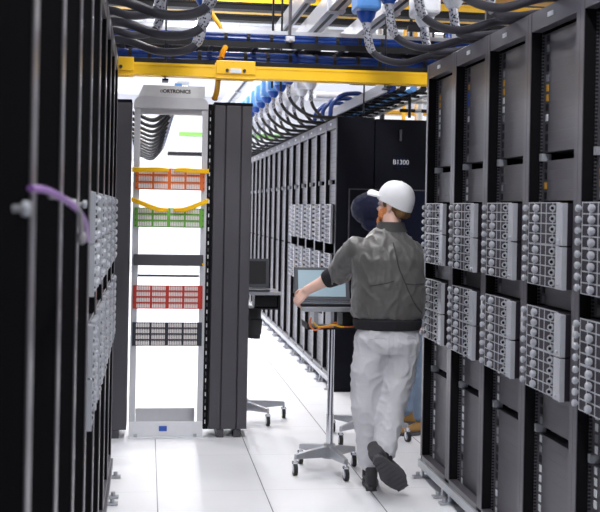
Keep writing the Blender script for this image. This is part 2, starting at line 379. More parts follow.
# left row
LX = -0.185
left = make_rack(-1, 2.50, 'post_sheen', True)
lnames = ['ninth', 'eighth', 'seventh', 'sixth', 'fifth', 'fourth', 'third', 'second', 'first']
ly = [6.66 - 0.6 * (k + 1) for k in range(9)]
def blanks(r, d, H, m, modules, rec=0.06):
    segs = [(0.135, 0.60), (0.642, 0.85)] if modules else [(0.135, 1.20)]
    segs += [(1.66, 1.842), (1.885, H - 0.09)] if modules else [(1.215, 1.842), (1.885, H - 0.09)]
    for z0, z1 in segs:
        B().box(min(d * rec, d * 0.3), max(d * rec, d * 0.3), 0.042, 0.528, z0, z1).build('equipment_front', m, r)
for k, y0 in enumerate(ly):
    lab = 'black server rack, farthest of the left row, near the patch frame' if k == 0 else f'black server rack, {lnames[k]} from the camera in the left row'
    r = place(left, 'left', (LX, y0, 0), lab, 'server racks of the left row')
blk = mat('black_equipment_front', (13, 11, 19), 0.6, 0.0, 0.1, spec=0.2)
for r in [o for o in list(bpy.data.objects) if o.get('group') == 'server racks of the left row']:
    hasmod = r.location.y > 3.6
    blanks(r, -1, 2.5, blk, hasmod)
    if hasmod:
        j = round((6.66 - r.location.y) / 0.6)
        nm = ['farthest rack', 'second-farthest rack', 'third-farthest rack', 'fourth-farthest rack', 'fifth-farthest rack'][j - 1]
        for wh, tb, z in MODPOS:
            place(mod[-1], 'mod-1', (LX - 0.006, r.location.y, z), f'silver power module, {tb} half of {wh} pair, {nm} of the left row', 'power modules of the left row')
# back row
BX = 1.655
back = make_rack(1, 2.43, 'post', False)
NB = 14
for k in range(NB):
    y0 = 9.62 + 0.6 * k
    place(back, 'back', (BX, y0, 0), f'graphite rack in the distant row, {ORD[k]} behind the black end panel', 'server racks of the distant row')
for r in [o for o in list(bpy.data.objects) if o.get('group') == 'server racks of the distant row']:
    j = round((r.location.y - 9.62) / 0.6)
    blanks(r, 1, 2.43, slat_mat, j < 5, 0.032)
    for z in (1.842,): B().box(0.02, 0.05, 0.49, 0.53, z, z + 0.043).build('slot_bracket', 'alu', r)
    if j < 5:
        for wh, tb, z in MODPOS:
            place(mod[1], 'mod1', (BX - 0.012, r.location.y, z), f'silver power module, {tb} half of {wh} pair, {ORD[j]} rack of the distant row', 'power modules of the distant row')
# end panel of the distant row
t = thing('end_panel', 'black cabinet end panel marked B1300 behind the man', 'cabinet panel', (0, 0, 0))
B().box(1.65, 1.985, 9.56, 9.615, 0.02, 2.43).build('side_plate', 'black', t, bevel=0.004)
B().box(1.99, 3.3, 9.55, 9.615, 0.02, 2.42).build('door', 'black', t, bevel=0.004)
B().box(1.76, 1.985, 9.545, 9.56, 1.79, 1.80).box(1.76, 1.77, 9.545, 9.56, 0.6, 1.79).box(1.99, 2.75, 9.535, 9.55, 1.79, 1.80).build('window_frame', 'manager', t)
B().box(2.0, 2.74, 9.54, 9.55, 0.6, 1.785).build('glass_pane', 'navyglass', t)
p = B().box(2.155, 2.29, 9.54, 9.55, 1.995, 2.085).build('number_plate', 'navyglass', t)
text('plate_text', 'B1300', 0.058, 'text_w', p, Matrix.Translation((2.222, 9.538, 2.04)) @ Matrix.Rotation(PI / 2, 4, 'X'), 0.001, 0.0)
B().box(2.205, 2.225, 9.53, 9.55, 2.23, 2.33).build('handle', 'post', t, bevel=0.003)
B().box(1.66, 3.3, 9.57, 9.61, 0.0, 0.02).build('plinth', 'deep', t)
# near end panel of right row (black end post seen edge on) belongs to the end rack frame
# ------------------------------------------------------------------ patch frame
PY = 7.70
t = thing('patch_rack', 'tall white two-post patch rack standing open at the aisle end', 'rack', (0.16, PY, 0))
def L_(x): return x - 0.16
for x0, x1, xi in ((-0.098, -0.055, -0.06), (0.372, 0.412, 0.377)):
    b = B().box(L_(x0), L_(x1), 0, 0.012, 0.03, 2.33).box(L_(x0 if x0 < 0 else x1 - 0.006), L_(x0 + 0.006 if x0 < 0 else x1), 0.012, 0.075, 0.03, 2.33)
    b.build('upright', 'lgrey', t, bevel=0.002)
prof = []
def rrect(x0, x1, z0, z1, r, n=6):
    pts = []
    for cx, cz, a0 in ((x1 - r, z1 - r, 0), (x0 + r, z1 - r, 90), (x0 + r, z0 + r * 0, 180), (x1 - r, z0, 270)):
        if a0 >= 180: continue
        for k in range(n + 1):
            a = math.radians(a0 + 90 * k / n); pts.append((cx + r * math.cos(a), cz + r * math.sin(a)))
    pts += [(x0, z0), (x1, z0)]; return pts
B().prism([(L_(x), z) for x, z in rrect(-0.103, 0.412, 2.29, 2.37, 0.05)], 'y', -0.012, 0.085).build('top_bar', 'lgrey', t, bevel=0.003)
B().box(L_(-0.055), L_(0.372), 0.03, 0.04, 2.25, 2.29).build('cross_plate', 'lgrey', t)
s = B().prism([(L_(-0.075), 2.37), (L_(0.385), 2.37), (L_(0.385), 2.45), (L_(-0.04), 2.45)], 'y', -0.005, 0.01).build('sign_plate', 'sign', t)
text('sign_text', 'ORTRONICS', 0.034, 'text_d', s, Matrix.Translation((L_(0.19), -0.006, 2.41)) @ Matrix.Rotation(PI / 2, 4, 'X') @ Matrix.Shear('XY', 4, (0.2, 0)), 0.001, 0.0012)
B().ring((L_(0.085), -0.005, 2.41), (0, -1, 0), 0.006, 0.010, 0.002, 12).build('sign_emblem', 'text_d', s)
B().box(L_(-0.098), L_(0.412), -0.03, 0.09, 0.0, 0.012).box(L_(-0.098), L_(0.412), -0.004, 0.0, 0.012, 0.115).build('base_plate', 'white', t, bevel=0.002)
B().box(L_(0.11), L_(0.165), -0.009, -0.004, 0.05, 0.085).build('base_label', 'st_blue', t)
for x in (-0.05, 0.36): B().cyl((L_(x), -0.016, 0.012), (L_(x), -0.016, 0.03), 0.012, 8).build('anchor_bolt', 'alu_d', t)
B().box(L_(-0.055), L_(0.372), 0.4, 0.43, 0.0, 0.135).build('rear_sill', 'lgrey', t)
B().box(L_(-0.055), L_(0.372), 0.09, 0.1, 1.115, 1.13).build('tie_bar', 'manager', t)
def patch_panel(z0, z1, m, rows, label, group='patch panels', white=True):
    t = thing('fiber_patch_bay', label, 'patch panel', (0.155, PY - 0.004, z0), group)
    h = z1 - z0
    b = B().box(-0.24, 0.24, -0.012, 0.0, 0, h); b.build('panel_plate', m, t)
    for r in range(rows):
        zc = h * (r + 0.5) / rows
        for c in range(4):
            x0 = -0.213 + c * 0.107 + (0.006 if c > 1 else -0.002)
            pb = B()
            for k in range(8):
                xx = x0 + k * 0.0118; pb.box(xx, xx + 0.0088, -0.017, -0.012, zc - h / rows * 0.32, zc + h / rows * 0.28)
                pb.box(xx + 0.002, xx + 0.0058, -0.0172, -0.012, zc + h / rows * 0.28, zc + h / rows * 0.42)
            pb.build('port_block', 'port', t)
    for x in (-0.232, 0.232):
        sc = B()
        for k in range(rows + 1): sc.cyl((x, -0.012, h * (k + 0.3) / (rows + 0.6)), (x, -0.016, h * (k + 0.3) / (rows + 0.6)), 0.004, 8)
        sc.build('screw_row', 'text_d', t)
    return t
patch_panel(1.725, 1.875, 'orange', 3, 'orange patch panel, topmost in the white rack')
patch_panel(1.465, 1.60, 'green', 3, 'green patch panel in the white rack, under the orange one')
patch_panel(0.90, 1.062, 'red', 4, 'red patch panel in the white rack below the plain black blank')
patch_panel(0.643, 0.806, 'blackp', 4, 'black patch panel with white ports, lowest in the white rack')
t = thing('blank_panel', 'plain charcoal blank panel across the middle of the white rack', 'blank panel', (0.155, PY - 0.004, 1.20))
B().box(-0.24, 0.24, -0.03, 0.0, 0, 0.078).build('cover', 'manager', t, bevel=0.003)
B().box(0.232, 0.246, -0.034, -0.03, 0.005, 0.02).build('latch', 'yellow', t)
def cord(z, up, sag, name):
    t = thing('patch_cord_bundle', name, 'cables', (0.155, PY, z), 'yellow patch cords')
    for k in range(4):
        dz = (k - 1.5) * 0.007
        B().tube(arc([(-0.26, -0.03, up + dz), (-0.2, -0.05, dz + up * 0.5), (-0.08, -0.05, -sag * 0.9 + dz), (-0.01, -0.03, -sag + dz * 0.5)]), 0.006, 6).build('cord', 'yellow', t, smooth=True)
        B().tube(arc([(0.265, -0.03, up + dz), (0.2, -0.05, dz + up * 0.4), (0.1, -0.05, -sag * 0.9 + dz), (0.03, -0.03, -sag + dz * 0.5)]), 0.006, 6).build('cord', 'yellow', t, smooth=True)
cord(1.86, 0.0, -0.004, 'yellow patch cords run straight along the top of the orange panel')
cord(1.61, 0.045, 0.022, 'yellow patch cords sagging above the green panel')
# vertical cable managers
def manager(x0, x1, grooves, label, feet):
    t = thing('cable_manager', label, 'cable manager', ((x0 + x1) / 2, PY, 0), 'charcoal vertical cable managers')
    c = (x0 + x1) / 2
    B().box(x0 - c, x1 - c, 0.02, 0.3, 0.055, 2.33).build('body', 'manager', t)
    g = [x0] + grooves + [x1]
    for a, b in zip(g, g[1:]):
        B().box(a - c + 0.003, b - c - 0.003, -0.012, 0.02, 0.06, 2.325).build('cover_strip', 'manager', t, bevel=0.006)
    B().box(x0 - c, x1 - c, -0.014, 0.3, 2.325, 2.345).build('top_cap', 'black', t)
    for fx in feet: B().box(fx - c - 0.025, fx - c + 0.025, 0.0, 0.29, 0.0, 0.056).build('foot', 'manager', t)
    return t
manager(-0.30, -0.115, [-0.245], 'charcoal vertical cable manager on the left side of the white rack', [-0.26, -0.19])
mg = manager(0.452, 0.722, [0.535, 0.645], 'wide charcoal cable manager on the right side of the white rack', [0.535, 0.655])
B().box(0.415 - 0.587, 0.448 - 0.587, -0.002, 0.25, 0.06, 2.33).build('finger_channel', 'deep', mg)
for k in range(46):
    z = 0.1 + k * 0.048; B().box(0.424 - 0.587, 0.431 - 0.587, -0.006, -0.002, z, z + 0.026).build('finger', 'manager' if k % 2 else 'sign', mg)
# ------------------------------------------------------------------ overhead
YY = 7.08
t = thing('fiber_duct', 'long yellow fibre duct crossing above the aisle in front of the white rack', 'cable duct', (0.8, YY, 2.44))
B().box(-1.0, 1.6, -0.06, -0.052, 0.008, 0.075).box(-1.0, 1.6, 0.052, 0.06, 0.008, 0.075).box(-1.0, 1.6, -0.06, 0.06, 0.0, 0.008).box(-1.0, 1.6, -0.063, -0.052, 0.062, 0.078).build('trough', 'yellow', t)
for x0, x1 in ((-1.0, -0.90), (-0.38, -0.13)):
    c = B().box(x0, x1, -0.068, -0.063, 0.022, 0.108).box(x0, x1, 0.06, 0.068, 0.0, 0.108).box(x0, x1, -0.066, 0.066, -0.006, 0.0).build('coupler', 'yellow', t, bevel=0.006)
    for x in ((x0 + 0.02,) if x0 < -0.9 else (x0 + 0.07, x1 - 0.07)): B().cyl((x, -0.066, 0.045), (x, -0.076, 0.045), 0.011, 12).build('knob', 'text_d', c)
for x in (-0.7, 0.75):
    B().cyl((x, 0.08, -0.02), (x, 0.08, CEIL - 2.44), 0.006, 8).box(x - 0.02, x + 0.02, -0.05, 0.09, -0.03, -0.018).build('hanger', 'tray', t)
B().box(-0.29, -0.22, -0.072, -0.067, 0.03, 0.058).build('label', 'st_white', t)
def bundle(y, z, r, n, label, x0=-0.55, x1=3.1, m='blue', straps=True):
    t = thing('cable_bundle', label, 'cables', (x0, y, z), 'blue cable bundles above the aisle')
    for k in range(n):
        a = 2 * PI * k / n; pts = []
        for q in range(25):
            x = (x1 - x0) * q / 24; pts.append((x, math.cos(a) * r * 0.6, math.sin(a) * r * 0.55 + 0.004 * math.sin(x * 5 + k)))
        B().tube(pts, r * 0.5, 8).build('cable', m, t, smooth=True)
    if straps:
        for k in range(int((x1 - x0) / 0.16)):
            x = 0.08 + k * 0.16 + random.uniform(-0.02, 0.02)
            B().tube([(x - 0.008, 0, 0.0), (x + 0.016, 0, 0)], r * 1.16, 12).build('strap', 'rubber', t)
    return t
def ladder(y, z, wy, label, x0=-0.6, x1=3.2, h=0.04, m='tray'):
    t = thing('cable_tray', label, 'cable tray', (x0, y, z), 'black cable trays above the aisle')
    for s in (-1, 1): B().box(0, x1 - x0, s * wy / 2 - 0.008, s * wy / 2 + 0.008, 0, h).build('side_rail', m, t)
    for k in range(int((x1 - x0) / 0.3)): B().box(0.1 + k * 0.3, 0.13 + k * 0.3, -wy / 2 + 0.008, wy / 2 - 0.008, 0.002, 0.016).build('rung', m, t)
    return t
ladder(7.60, 2.698, 0.34, 'upper black cable tray carrying blue cables above the yellow duct')
ladder(7.70, 2.573, 0.34, 'lower black cable tray just above the yellow duct')
for k, (y, z, r) in enumerate(((7.53, 2.778, 0.036), (7.66, 2.778, 0.036), (7.62, 2.652, 0.036), (7.76, 2.652, 0.036))):
    bundle(y, z, r, 5, ['blue cable bundle with black straps, front of the upper tray', 'blue cable bundle with black straps, rear of the upper tray',
                        'blue cable bundle with black straps, front of the lower tray', 'blue cable bundle with black straps, rear of the lower tray'][k])
t = tag(B().box(-0.6, 3.2, 7.478, 7.484, 2.80, 2.825).build('tray_divider', 'alu_d'), 'flat grey metal strip along the upper blue cables', 'metal strip')
# threaded rods
def rod(x, y, z0, label, clamp=True, m='tray', r=0.008):
    t = thing('hanger_rod', label, 'rod', (x, y, z0), 'hanger rods')
    B().cyl((0, 0, 0), (0, 0, CEIL - z0), r, 8).build('shaft', m, t)
    if clamp: B().box(-0.03, 0.03, -0.03, 0.03, 0.0, 0.035).box(-0.01, 0.01, -0.12, -0.03, -0.01, 0.01).build('clamp', 'alu', t, bevel=0.003)
rod(0.94, 7.42, 2.745, 'grey hanger rod with a silver clamp above the man\'s cart', True, 'post', 0.011)
rod(0.88, 7.93, 2.555, 'black hanger rod behind the blue bundles, left of the silver clamp')
rod(0.99, 8.3, 2.50, 'thin black hanger rod behind the silver clamp', False)
rod(0.90, 8.1, 2.50, 'black hanger rod beside the silver busway', False)
rod(2.27, 9.45, 2.43, 'black hanger rod rising from the marked end panel', False, r=0.014)
rod(1.85, 9.4, 2.45, 'black hanger rod above the left edge of the end panel', False)
# overhead busways with tap boxes, hoses down to the racks
def busway(x, z, y0, y1, label, w_=0.11, m='alu'):
    t = thing('busway', label, 'busway', (x, y0, z), 'overhead power busways')
    L = y1 - y0
    B().box(-w_ / 2, w_ / 2, 0, L, 0.0, 0.012).box(-w_ / 2, -w_ / 2 + 0.012, 0, L, 0.012, 0.12).box(w_ / 2 - 0.012, w_ / 2, 0, L, 0.012, 0.12).build('channel', m, t)
    B().box(-0.012, 0.012, 0, L, -0.004, 0.0).build('slot', 'tray', t)
    n = int(L / 3)
    for k in range(n + 1):
        B().box(-w_ / 2 - 0.01, w_ / 2 + 0.01, k * 3.0 + 0.1, k * 3.0 + 0.2, -0.012, 0.13).build('joint', m, t)
busway(1.27, 2.99, 4.4, 18, 'silver busway over the right side of the aisle, inner one')
busway(1.66, 2.99, 4.4, 18, 'silver busway over the right side of the aisle, outer one')
busway(1.06, 3.02, 7.2, 18, 'narrow silver rail left of the inner busway over the aisle', w_=0.06)
busway(0.30, 3.0, 4.0, 6.7, 'silver busway over the left racks')
busway(0.06, 3.0, 4.0, 6.7, 'white busway over the left racks, outer one', m='white')
def make_box(m, m2):
    t = thing('tap_box', '', 'junction box')
    B().box(-0.07, 0.07, -0.11, 0.11, 0.03, 0.22).build('case', m, t, bevel=0.02)
    B().tube([(0, 0, 0.035), (0, 0, 0.0), (0, 0, -0.03)], [0.06, 0.05, 0.03], 14).build('gland', m2, t, smooth=True)
    return t
bxs = {'blue': make_box('blue_l', 'blue_d'), 'white': make_box('white', 'white')}
def make_hose(start, end, sag, label, group, m, r=0.02, sl=0.24, ex=0.0, arcmode=False):
    """start: under the box; end: on the rack top"""
    S = Vector(start); E = Vector(end); t = thing('power_hose', label, 'hose', S, group)
    mid = (S + E) / 2; d = E - S
    pts = [Vector((0, 0, 0)), Vector((d.x * 0.08, d.y * 0.1, -sl * 0.9)), Vector((d.x * 0.38, d.y * 0.4, min(-sl, d.z) - sag * 0.8)), Vector((d.x * 0.72, d.y * 0.7, d.z * 0.9 - sag * 0.55)), Vector((d.x, d.y, d.z))]
    if arcmode: pts = [Vector((0, 0, 0)), Vector((d.x * 0.02, 0, -0.11)), Vector((d.x * 0.16, 0, d.z * 0.72)), Vector((d.x * 0.45, 0, d.z * 0.98)), Vector((d.x, d.y, d.z))]
    if ex: pts.append(Vector((d.x + ex, d.y, d.z + 0.01)))
    P = arc(pts, 8); k = 9
    B().tube(P[k - 1:], r, 10).build('tube', m, t, smooth=True)
    B().tube(P[:k], [r * 1.25] * (k - 1) + [r * 1.05], 12).build('mesh_sleeve', 'sleeve', t, smooth=True)
    return t
# right row
for i in range(4):
    yr = 6.28 - 0.6 * i
    lb = ORD[i]
    b = place(bxs['blue'], 'blue', (1.24, yr, 2.73), f'pale blue tap box under the busway, {lb} from the far end over the right row', 'blue tap boxes')
    make_hose((1.24, yr, 2.702), (1.78, yr - 0.02, 2.53), 0.05, f'grey power hose from blue tap box to the {RN[i]}', 'hoses of the right row', 'hose', 0.02, 0.19)
    yw = 6.17 - 0.6 * i
    b = place(bxs['white'], 'white', (1.56, yw, 2.70), f'white tap box under the busway, {lb} from the far end over the right row', 'white tap boxes')
    make_hose((1.56, yw, 2.672), (1.90, yw - 0.05, 2.53), 0.0, f'grey power hose from white tap box to the {RN[i]}', 'hoses of the right row', 'hose', 0.02, 0.14)
# left row
for i in range(4):
    yr = 6.2 - 0.6 * i
    place(bxs['blue'], 'blue', (0.30, yr, 2.765), f'pale blue tap box over the left row, {ORD[i]} from its far end', 'blue tap boxes')
    make_hose((0.30, yr, 2.737), (-0.30, yr, 2.525), 0.03, f'grey power hose from blue tap box to left row, {ORD[i]} from the far end', 'hoses of the left row', 'hose', 0.023)
    yw = 5.9 - 0.6 * i
    place(bxs['white'], 'white', (0.06, yw, 2.765), f'white tap box over the left row, {ORD[i]} from its far end', 'white tap boxes')
    make_hose((0.06, yw, 2.737), (-0.30, yw, 2.515), 0.0, f'grey power hose from white tap box to left row, {ORD[i]} from the far end', 'hoses of the left row', 'hose', 0.02, 0.2)
# distant row
for i in range(13):
    yr = 9.9 + 0.6 * i
    place(bxs['blue'], 'blue', (1.25, yr, 2.765), f'blue tap box over the distant row, {ORD[i]} from the near end', 'blue tap boxes')
    make_hose((1.25, yr, 2.735), (1.76, yr, 2.45), 0.05, f'black hose from blue tap box to the {ORD[i]} distant rack', 'hoses of the distant row', 'hoseb', 0.016, 0.1, 0, True)
    place(bxs['white'], 'white', (1.50, yr + 0.3, 2.76), f'white tap box over the distant row, {ORD[i]} from the near end', 'white tap boxes')
    make_hose((1.50, yr + 0.3, 2.73), (1.86, yr + 0.3, 2.45), 0.03, f'black hose from white tap box to the {ORD[i]} distant rack', 'hoses of the distant row', 'hoseb', 0.016, 0.1, 0, True)
# hoses over the far left row, seen through the white rack
for i in range(12):
    yr = 9.8 + 0.75 * i
    make_hose((0.25, yr, 2.62), (-0.24, yr, 2.47), 0.12, f'black hose seen through the white rack, {ORD[i]} from the front', 'hoses seen through the white rack', 'hoseb', 0.02, 0.1)
tag(B().box(0.22, 0.28, 9.6, 18.4, 2.62, 2.68).build('busway', 'blue_l'), 'blue busway rail far behind the top of the white rack', 'busway')
tag(B().box(-0.9, -0.20, 9.5, 18.6, 2.36, 2.44).box(-0.9, -0.86, 9.5, 9.54, 0, 2.36).box(-0.34, -0.30, 9.5, 9.54, 0, 2.36).box(-0.9, -0.86, 18.5, 18.54, 0, 2.36).box(-0.34, -0.30, 18.5, 18.54, 0, 2.36).build('cable_shelf', 'lgrey'), 'pale shelf far behind the left cable manager carrying hoses', 'shelf')
# far trays across
def far_tray(y, z, m, label, x0, x1, h=0.05, d_=0.3):
    t = thing('cable_tray', label, 'cable tray', (x0, y, z), 'distant cable trays')
    B().box(0, x1 - x0, 0, d_, 0, h).build('trough', m, t)
    B().box(0, x1 - x0, -0.01, 0, h, h + 0.015).build('lip', m, t)
far_tray(20, 2.90, 'green', 'thin green cable tray far behind the white rack', 0.55, 9)
far_tray(20, 2.54, 'tray', 'thin dark cable tray below the green one, far behind the white rack', 0.35, 9)
far_tray(8.6, 3.165, 'tray', 'black overhead tray above the blue bundles, nearer', -1.5, 5, 0.04, 0.12)
far_tray(9.6, 3.385, 'yellow', 'yellow overhead cable trough near the top of the picture', -1.5, 5, 0.07)
far_tray(9.05, 3.155, 'tray', 'lower black overhead tray above the blue bundles', -1.5, 5, 0.035, 0.12)
far_tray(11.0, 3.58, 'yellow', 'second yellow cable trough farther back near the ceiling', -1.5, 6, 0.04)
far_tray(11.8, 3.30, 'tray', 'black tray behind the yellow troughs', -1.5, 6, 0.03, 0.1)
t = thing('air_duct', 'wide pale metal air duct crossing behind the overhead trays', 'air duct', (-3, 14.5, 3.6))
B().box(0, 9.5, 0, 0.7, 0.0, 0.42).build('duct_body', 'duct', t, bevel=0.02)
for k in range(8): B().box(0.5 + k * 1.2, 0.55 + k * 1.2, -0.02, 0.72, -0.02, 0.44).build('flange', 'duct', t)
t = thing('cable_ladder', 'silver cable ladder running back over the distant racks', 'cable tray', (2.0, 9.2, 2.62))
for x in (0, 0.42): B().box(x - 0.012, x + 0.012, 0, 8.6, 0, 0.09).build('side_rail', 'alu', t)
for k in range(28): B().box(0.012, 0.408, 0.15 + 0.3 * k, 0.19 + 0.3 * k, 0.01, 0.03).build('rung', 'tray', t)
for k in range(4):
    tag(B().tube(arc([(2.06 + 0.09 * k, 9.2, 2.66), (2.07 + 0.09 * k, 12, 2.67), (2.05 + 0.09 * k, 15, 2.66), (2.06 + 0.09 * k, 17.7, 2.66)]), 0.03, 8).build('cable_run', ['blue', 'tray', 'blue_l', 'tray'][k], smooth=True),
        ['deep blue', 'black', 'pale blue', 'second black'][k] + ' cable run lying in the silver ladder', 'cable')
def pipe(p0, p1, r, m, label, fl=4):
    t = thing('pipe', label, 'pipe', p0, 'distant pipes'); d = Vector(p1) - Vector(p0)
    B().cyl((0, 0, 0), d, r, 14).build('barrel', m, t, smooth=True)
    for k in range(fl):
        q = d * ((k + 0.5) / fl); e = d.normalized() * 0.03
        B().cyl(q - e, q + e, r * 1.25, 14).build('collar', 'alu_d', t, smooth=True)
pipe((2.2, 14, 2.78), (6, 14, 2.78), 0.06, 'white', 'white pipe running right behind the end panel top')
pipe((2.0, 13.2, 3.0), (6, 13.2, 3.0), 0.04, 'lgrey', 'pale grey pipe above the white pipe')
pipe((2.3, 16, 3.25), (7, 16, 3.25), 0.05, 'white', 'higher white pipe far behind the end panel')
pipe((3.05, 13, 2.4), (3.05, 13, 4.2), 0.022, 'yellow_d', 'left of two thin yellow upright pipes above the end panel')
pipe((3.22, 13.0, 2.4), (3.22, 13.2, 4.2), 0.022, 'yellow_d', 'right of two thin yellow upright pipes above the end panel')
pipe((3.75, 13.6, 2.4), (3.75, 13.6, 4.3), 0.05, 'blue', 'upright blue pipe near the end rack top')
pipe((2.7, 12.6, 2.4), (2.7, 12.6, 4.2), 0.03, 'tray', 'thin black upright pipe above the end panel')
pipe((3.80, 13.6, 2.82), (4.3, 13.6, 2.82), 0.04, 'red', 'short red valve pipe near the end rack top', 2)
pipe((2.2, 12.0, 3.02), (6, 12.0, 3.02), 0.025, 'tray', 'thin black pipe running right above the end panel')
pipe((2.4, 11.4, 2.70), (2.4, 11.4, 4.3), 0.03, 'white', 'white upright pipe above the end panel', 3)
pipe((2.95, 11.8, 2.6), (2.95, 11.8, 4.3), 0.035, 'lgrey', 'pale upright pipe between the yellow pipes and the black rod', 3)
pipe((2.5, 15, 2.98), (7, 15, 2.98), 0.035, 'yellow_d', 'thin yellow level pipe far behind the end panel')
for k, (x, y) in enumerate(((2.55, 10.6), (2.85, 10.9), (3.05, 11.2), (2.62, 12.4), (3.55, 12.0))):
    rod(x, y, 2.62 if k < 3 else 2.72, 'black hanger rod over the end panel, ' + ORD[k] + ' counted front to back', False, 'tray', 0.012)
pipe((2.45, 10.6, 2.60), (3.9, 10.6, 2.60), 0.018, 'tray', 'thin black pipe hung level just over the end panel')
pipe((2.5, 10.9, 2.72), (4.2, 10.9, 2.72), 0.02, 'lgrey', 'thin pale pipe hung level over the end panel')
pipe((2.5, 12.4, 2.92), (5.2, 12.4, 2.92), 0.03, 'alu_d', 'dull metal pipe above the white pipe, behind the end panel')
for k in range(3):
    y = 10.4 + 0.5 * k
    tag(B().tube(arc([(1.72, y, 2.50), (1.74, y, 2.62), (1.84, y, 2.71), (1.98, y, 2.73), (2.03, y, 2.715)]), 0.022, 10).build('cable_loop', 'blue', smooth=True), 'blue cable loop rising from the distant racks to the silver ladder, ' + ORD[k], 'cable', 'blue cable loops over the distant racks')
t = thing('overhead_frame', 'black strut frame with rungs behind the right rack tops', 'strut frame', (1.9, 8.0, 2.75))
for z in (0.0, 0.2, 0.42): B().box(0.0, 3.2, 0, 0.04, z, z + 0.04).build('strut', 'tray', t)
for k in range(6): B().box(0.1 + k * 0.5, 0.14 + k * 0.5, 0, 0.04, 0.04, 0.42).build('upright', 'tray', t)
far_tray(7.0, 3.02, 'yellow_d', 'short yellow trough above the right rack tops', 1.85, 3.6, 0.05, 0.2)
# yellow corrugated tubes
def loom(pts, label, r=0.018):
    pts = arc(pts, 10); t = thing('corrugated_tube', label, 'tube', pts[0], 'yellow corrugated tubes'); P = [p - pts[0] for p in pts]
    P2 = []; R2 = []
    for i in range(len(P) - 1):
        for k in range(3): P2.append(P[i].lerp(P[i + 1], k / 3)); R2.append(r if (i * 3 + k) % 2 else r * 0.84)
    B().tube(P2, R2, 10).build('tube', 'yellow_d', t, smooth=False)
    B().tube([P2[0], P2[2]], r * 1.15, 10).build('end_cuff', 'tray', t)
loom([(0.52, 7.9, 2.80), (0.50, 7.9, 2.90), (0.44, 8.0, 3.02), (0.42, 8.1, 3.16)], 'upper yellow corrugated tube rising behind the blue cables')
loom([(0.455, 7.12, 2.57), (0.47, 7.15, 2.62), (0.49, 7.2, 2.66)], 'short yellow corrugated tube rising from the duct coupler')
loom([(0.43, 7.3, 2.33), (0.44, 7.25, 2.37), (0.44, 7.1, 2.44)], 'short yellow corrugated tube hanging below the duct')
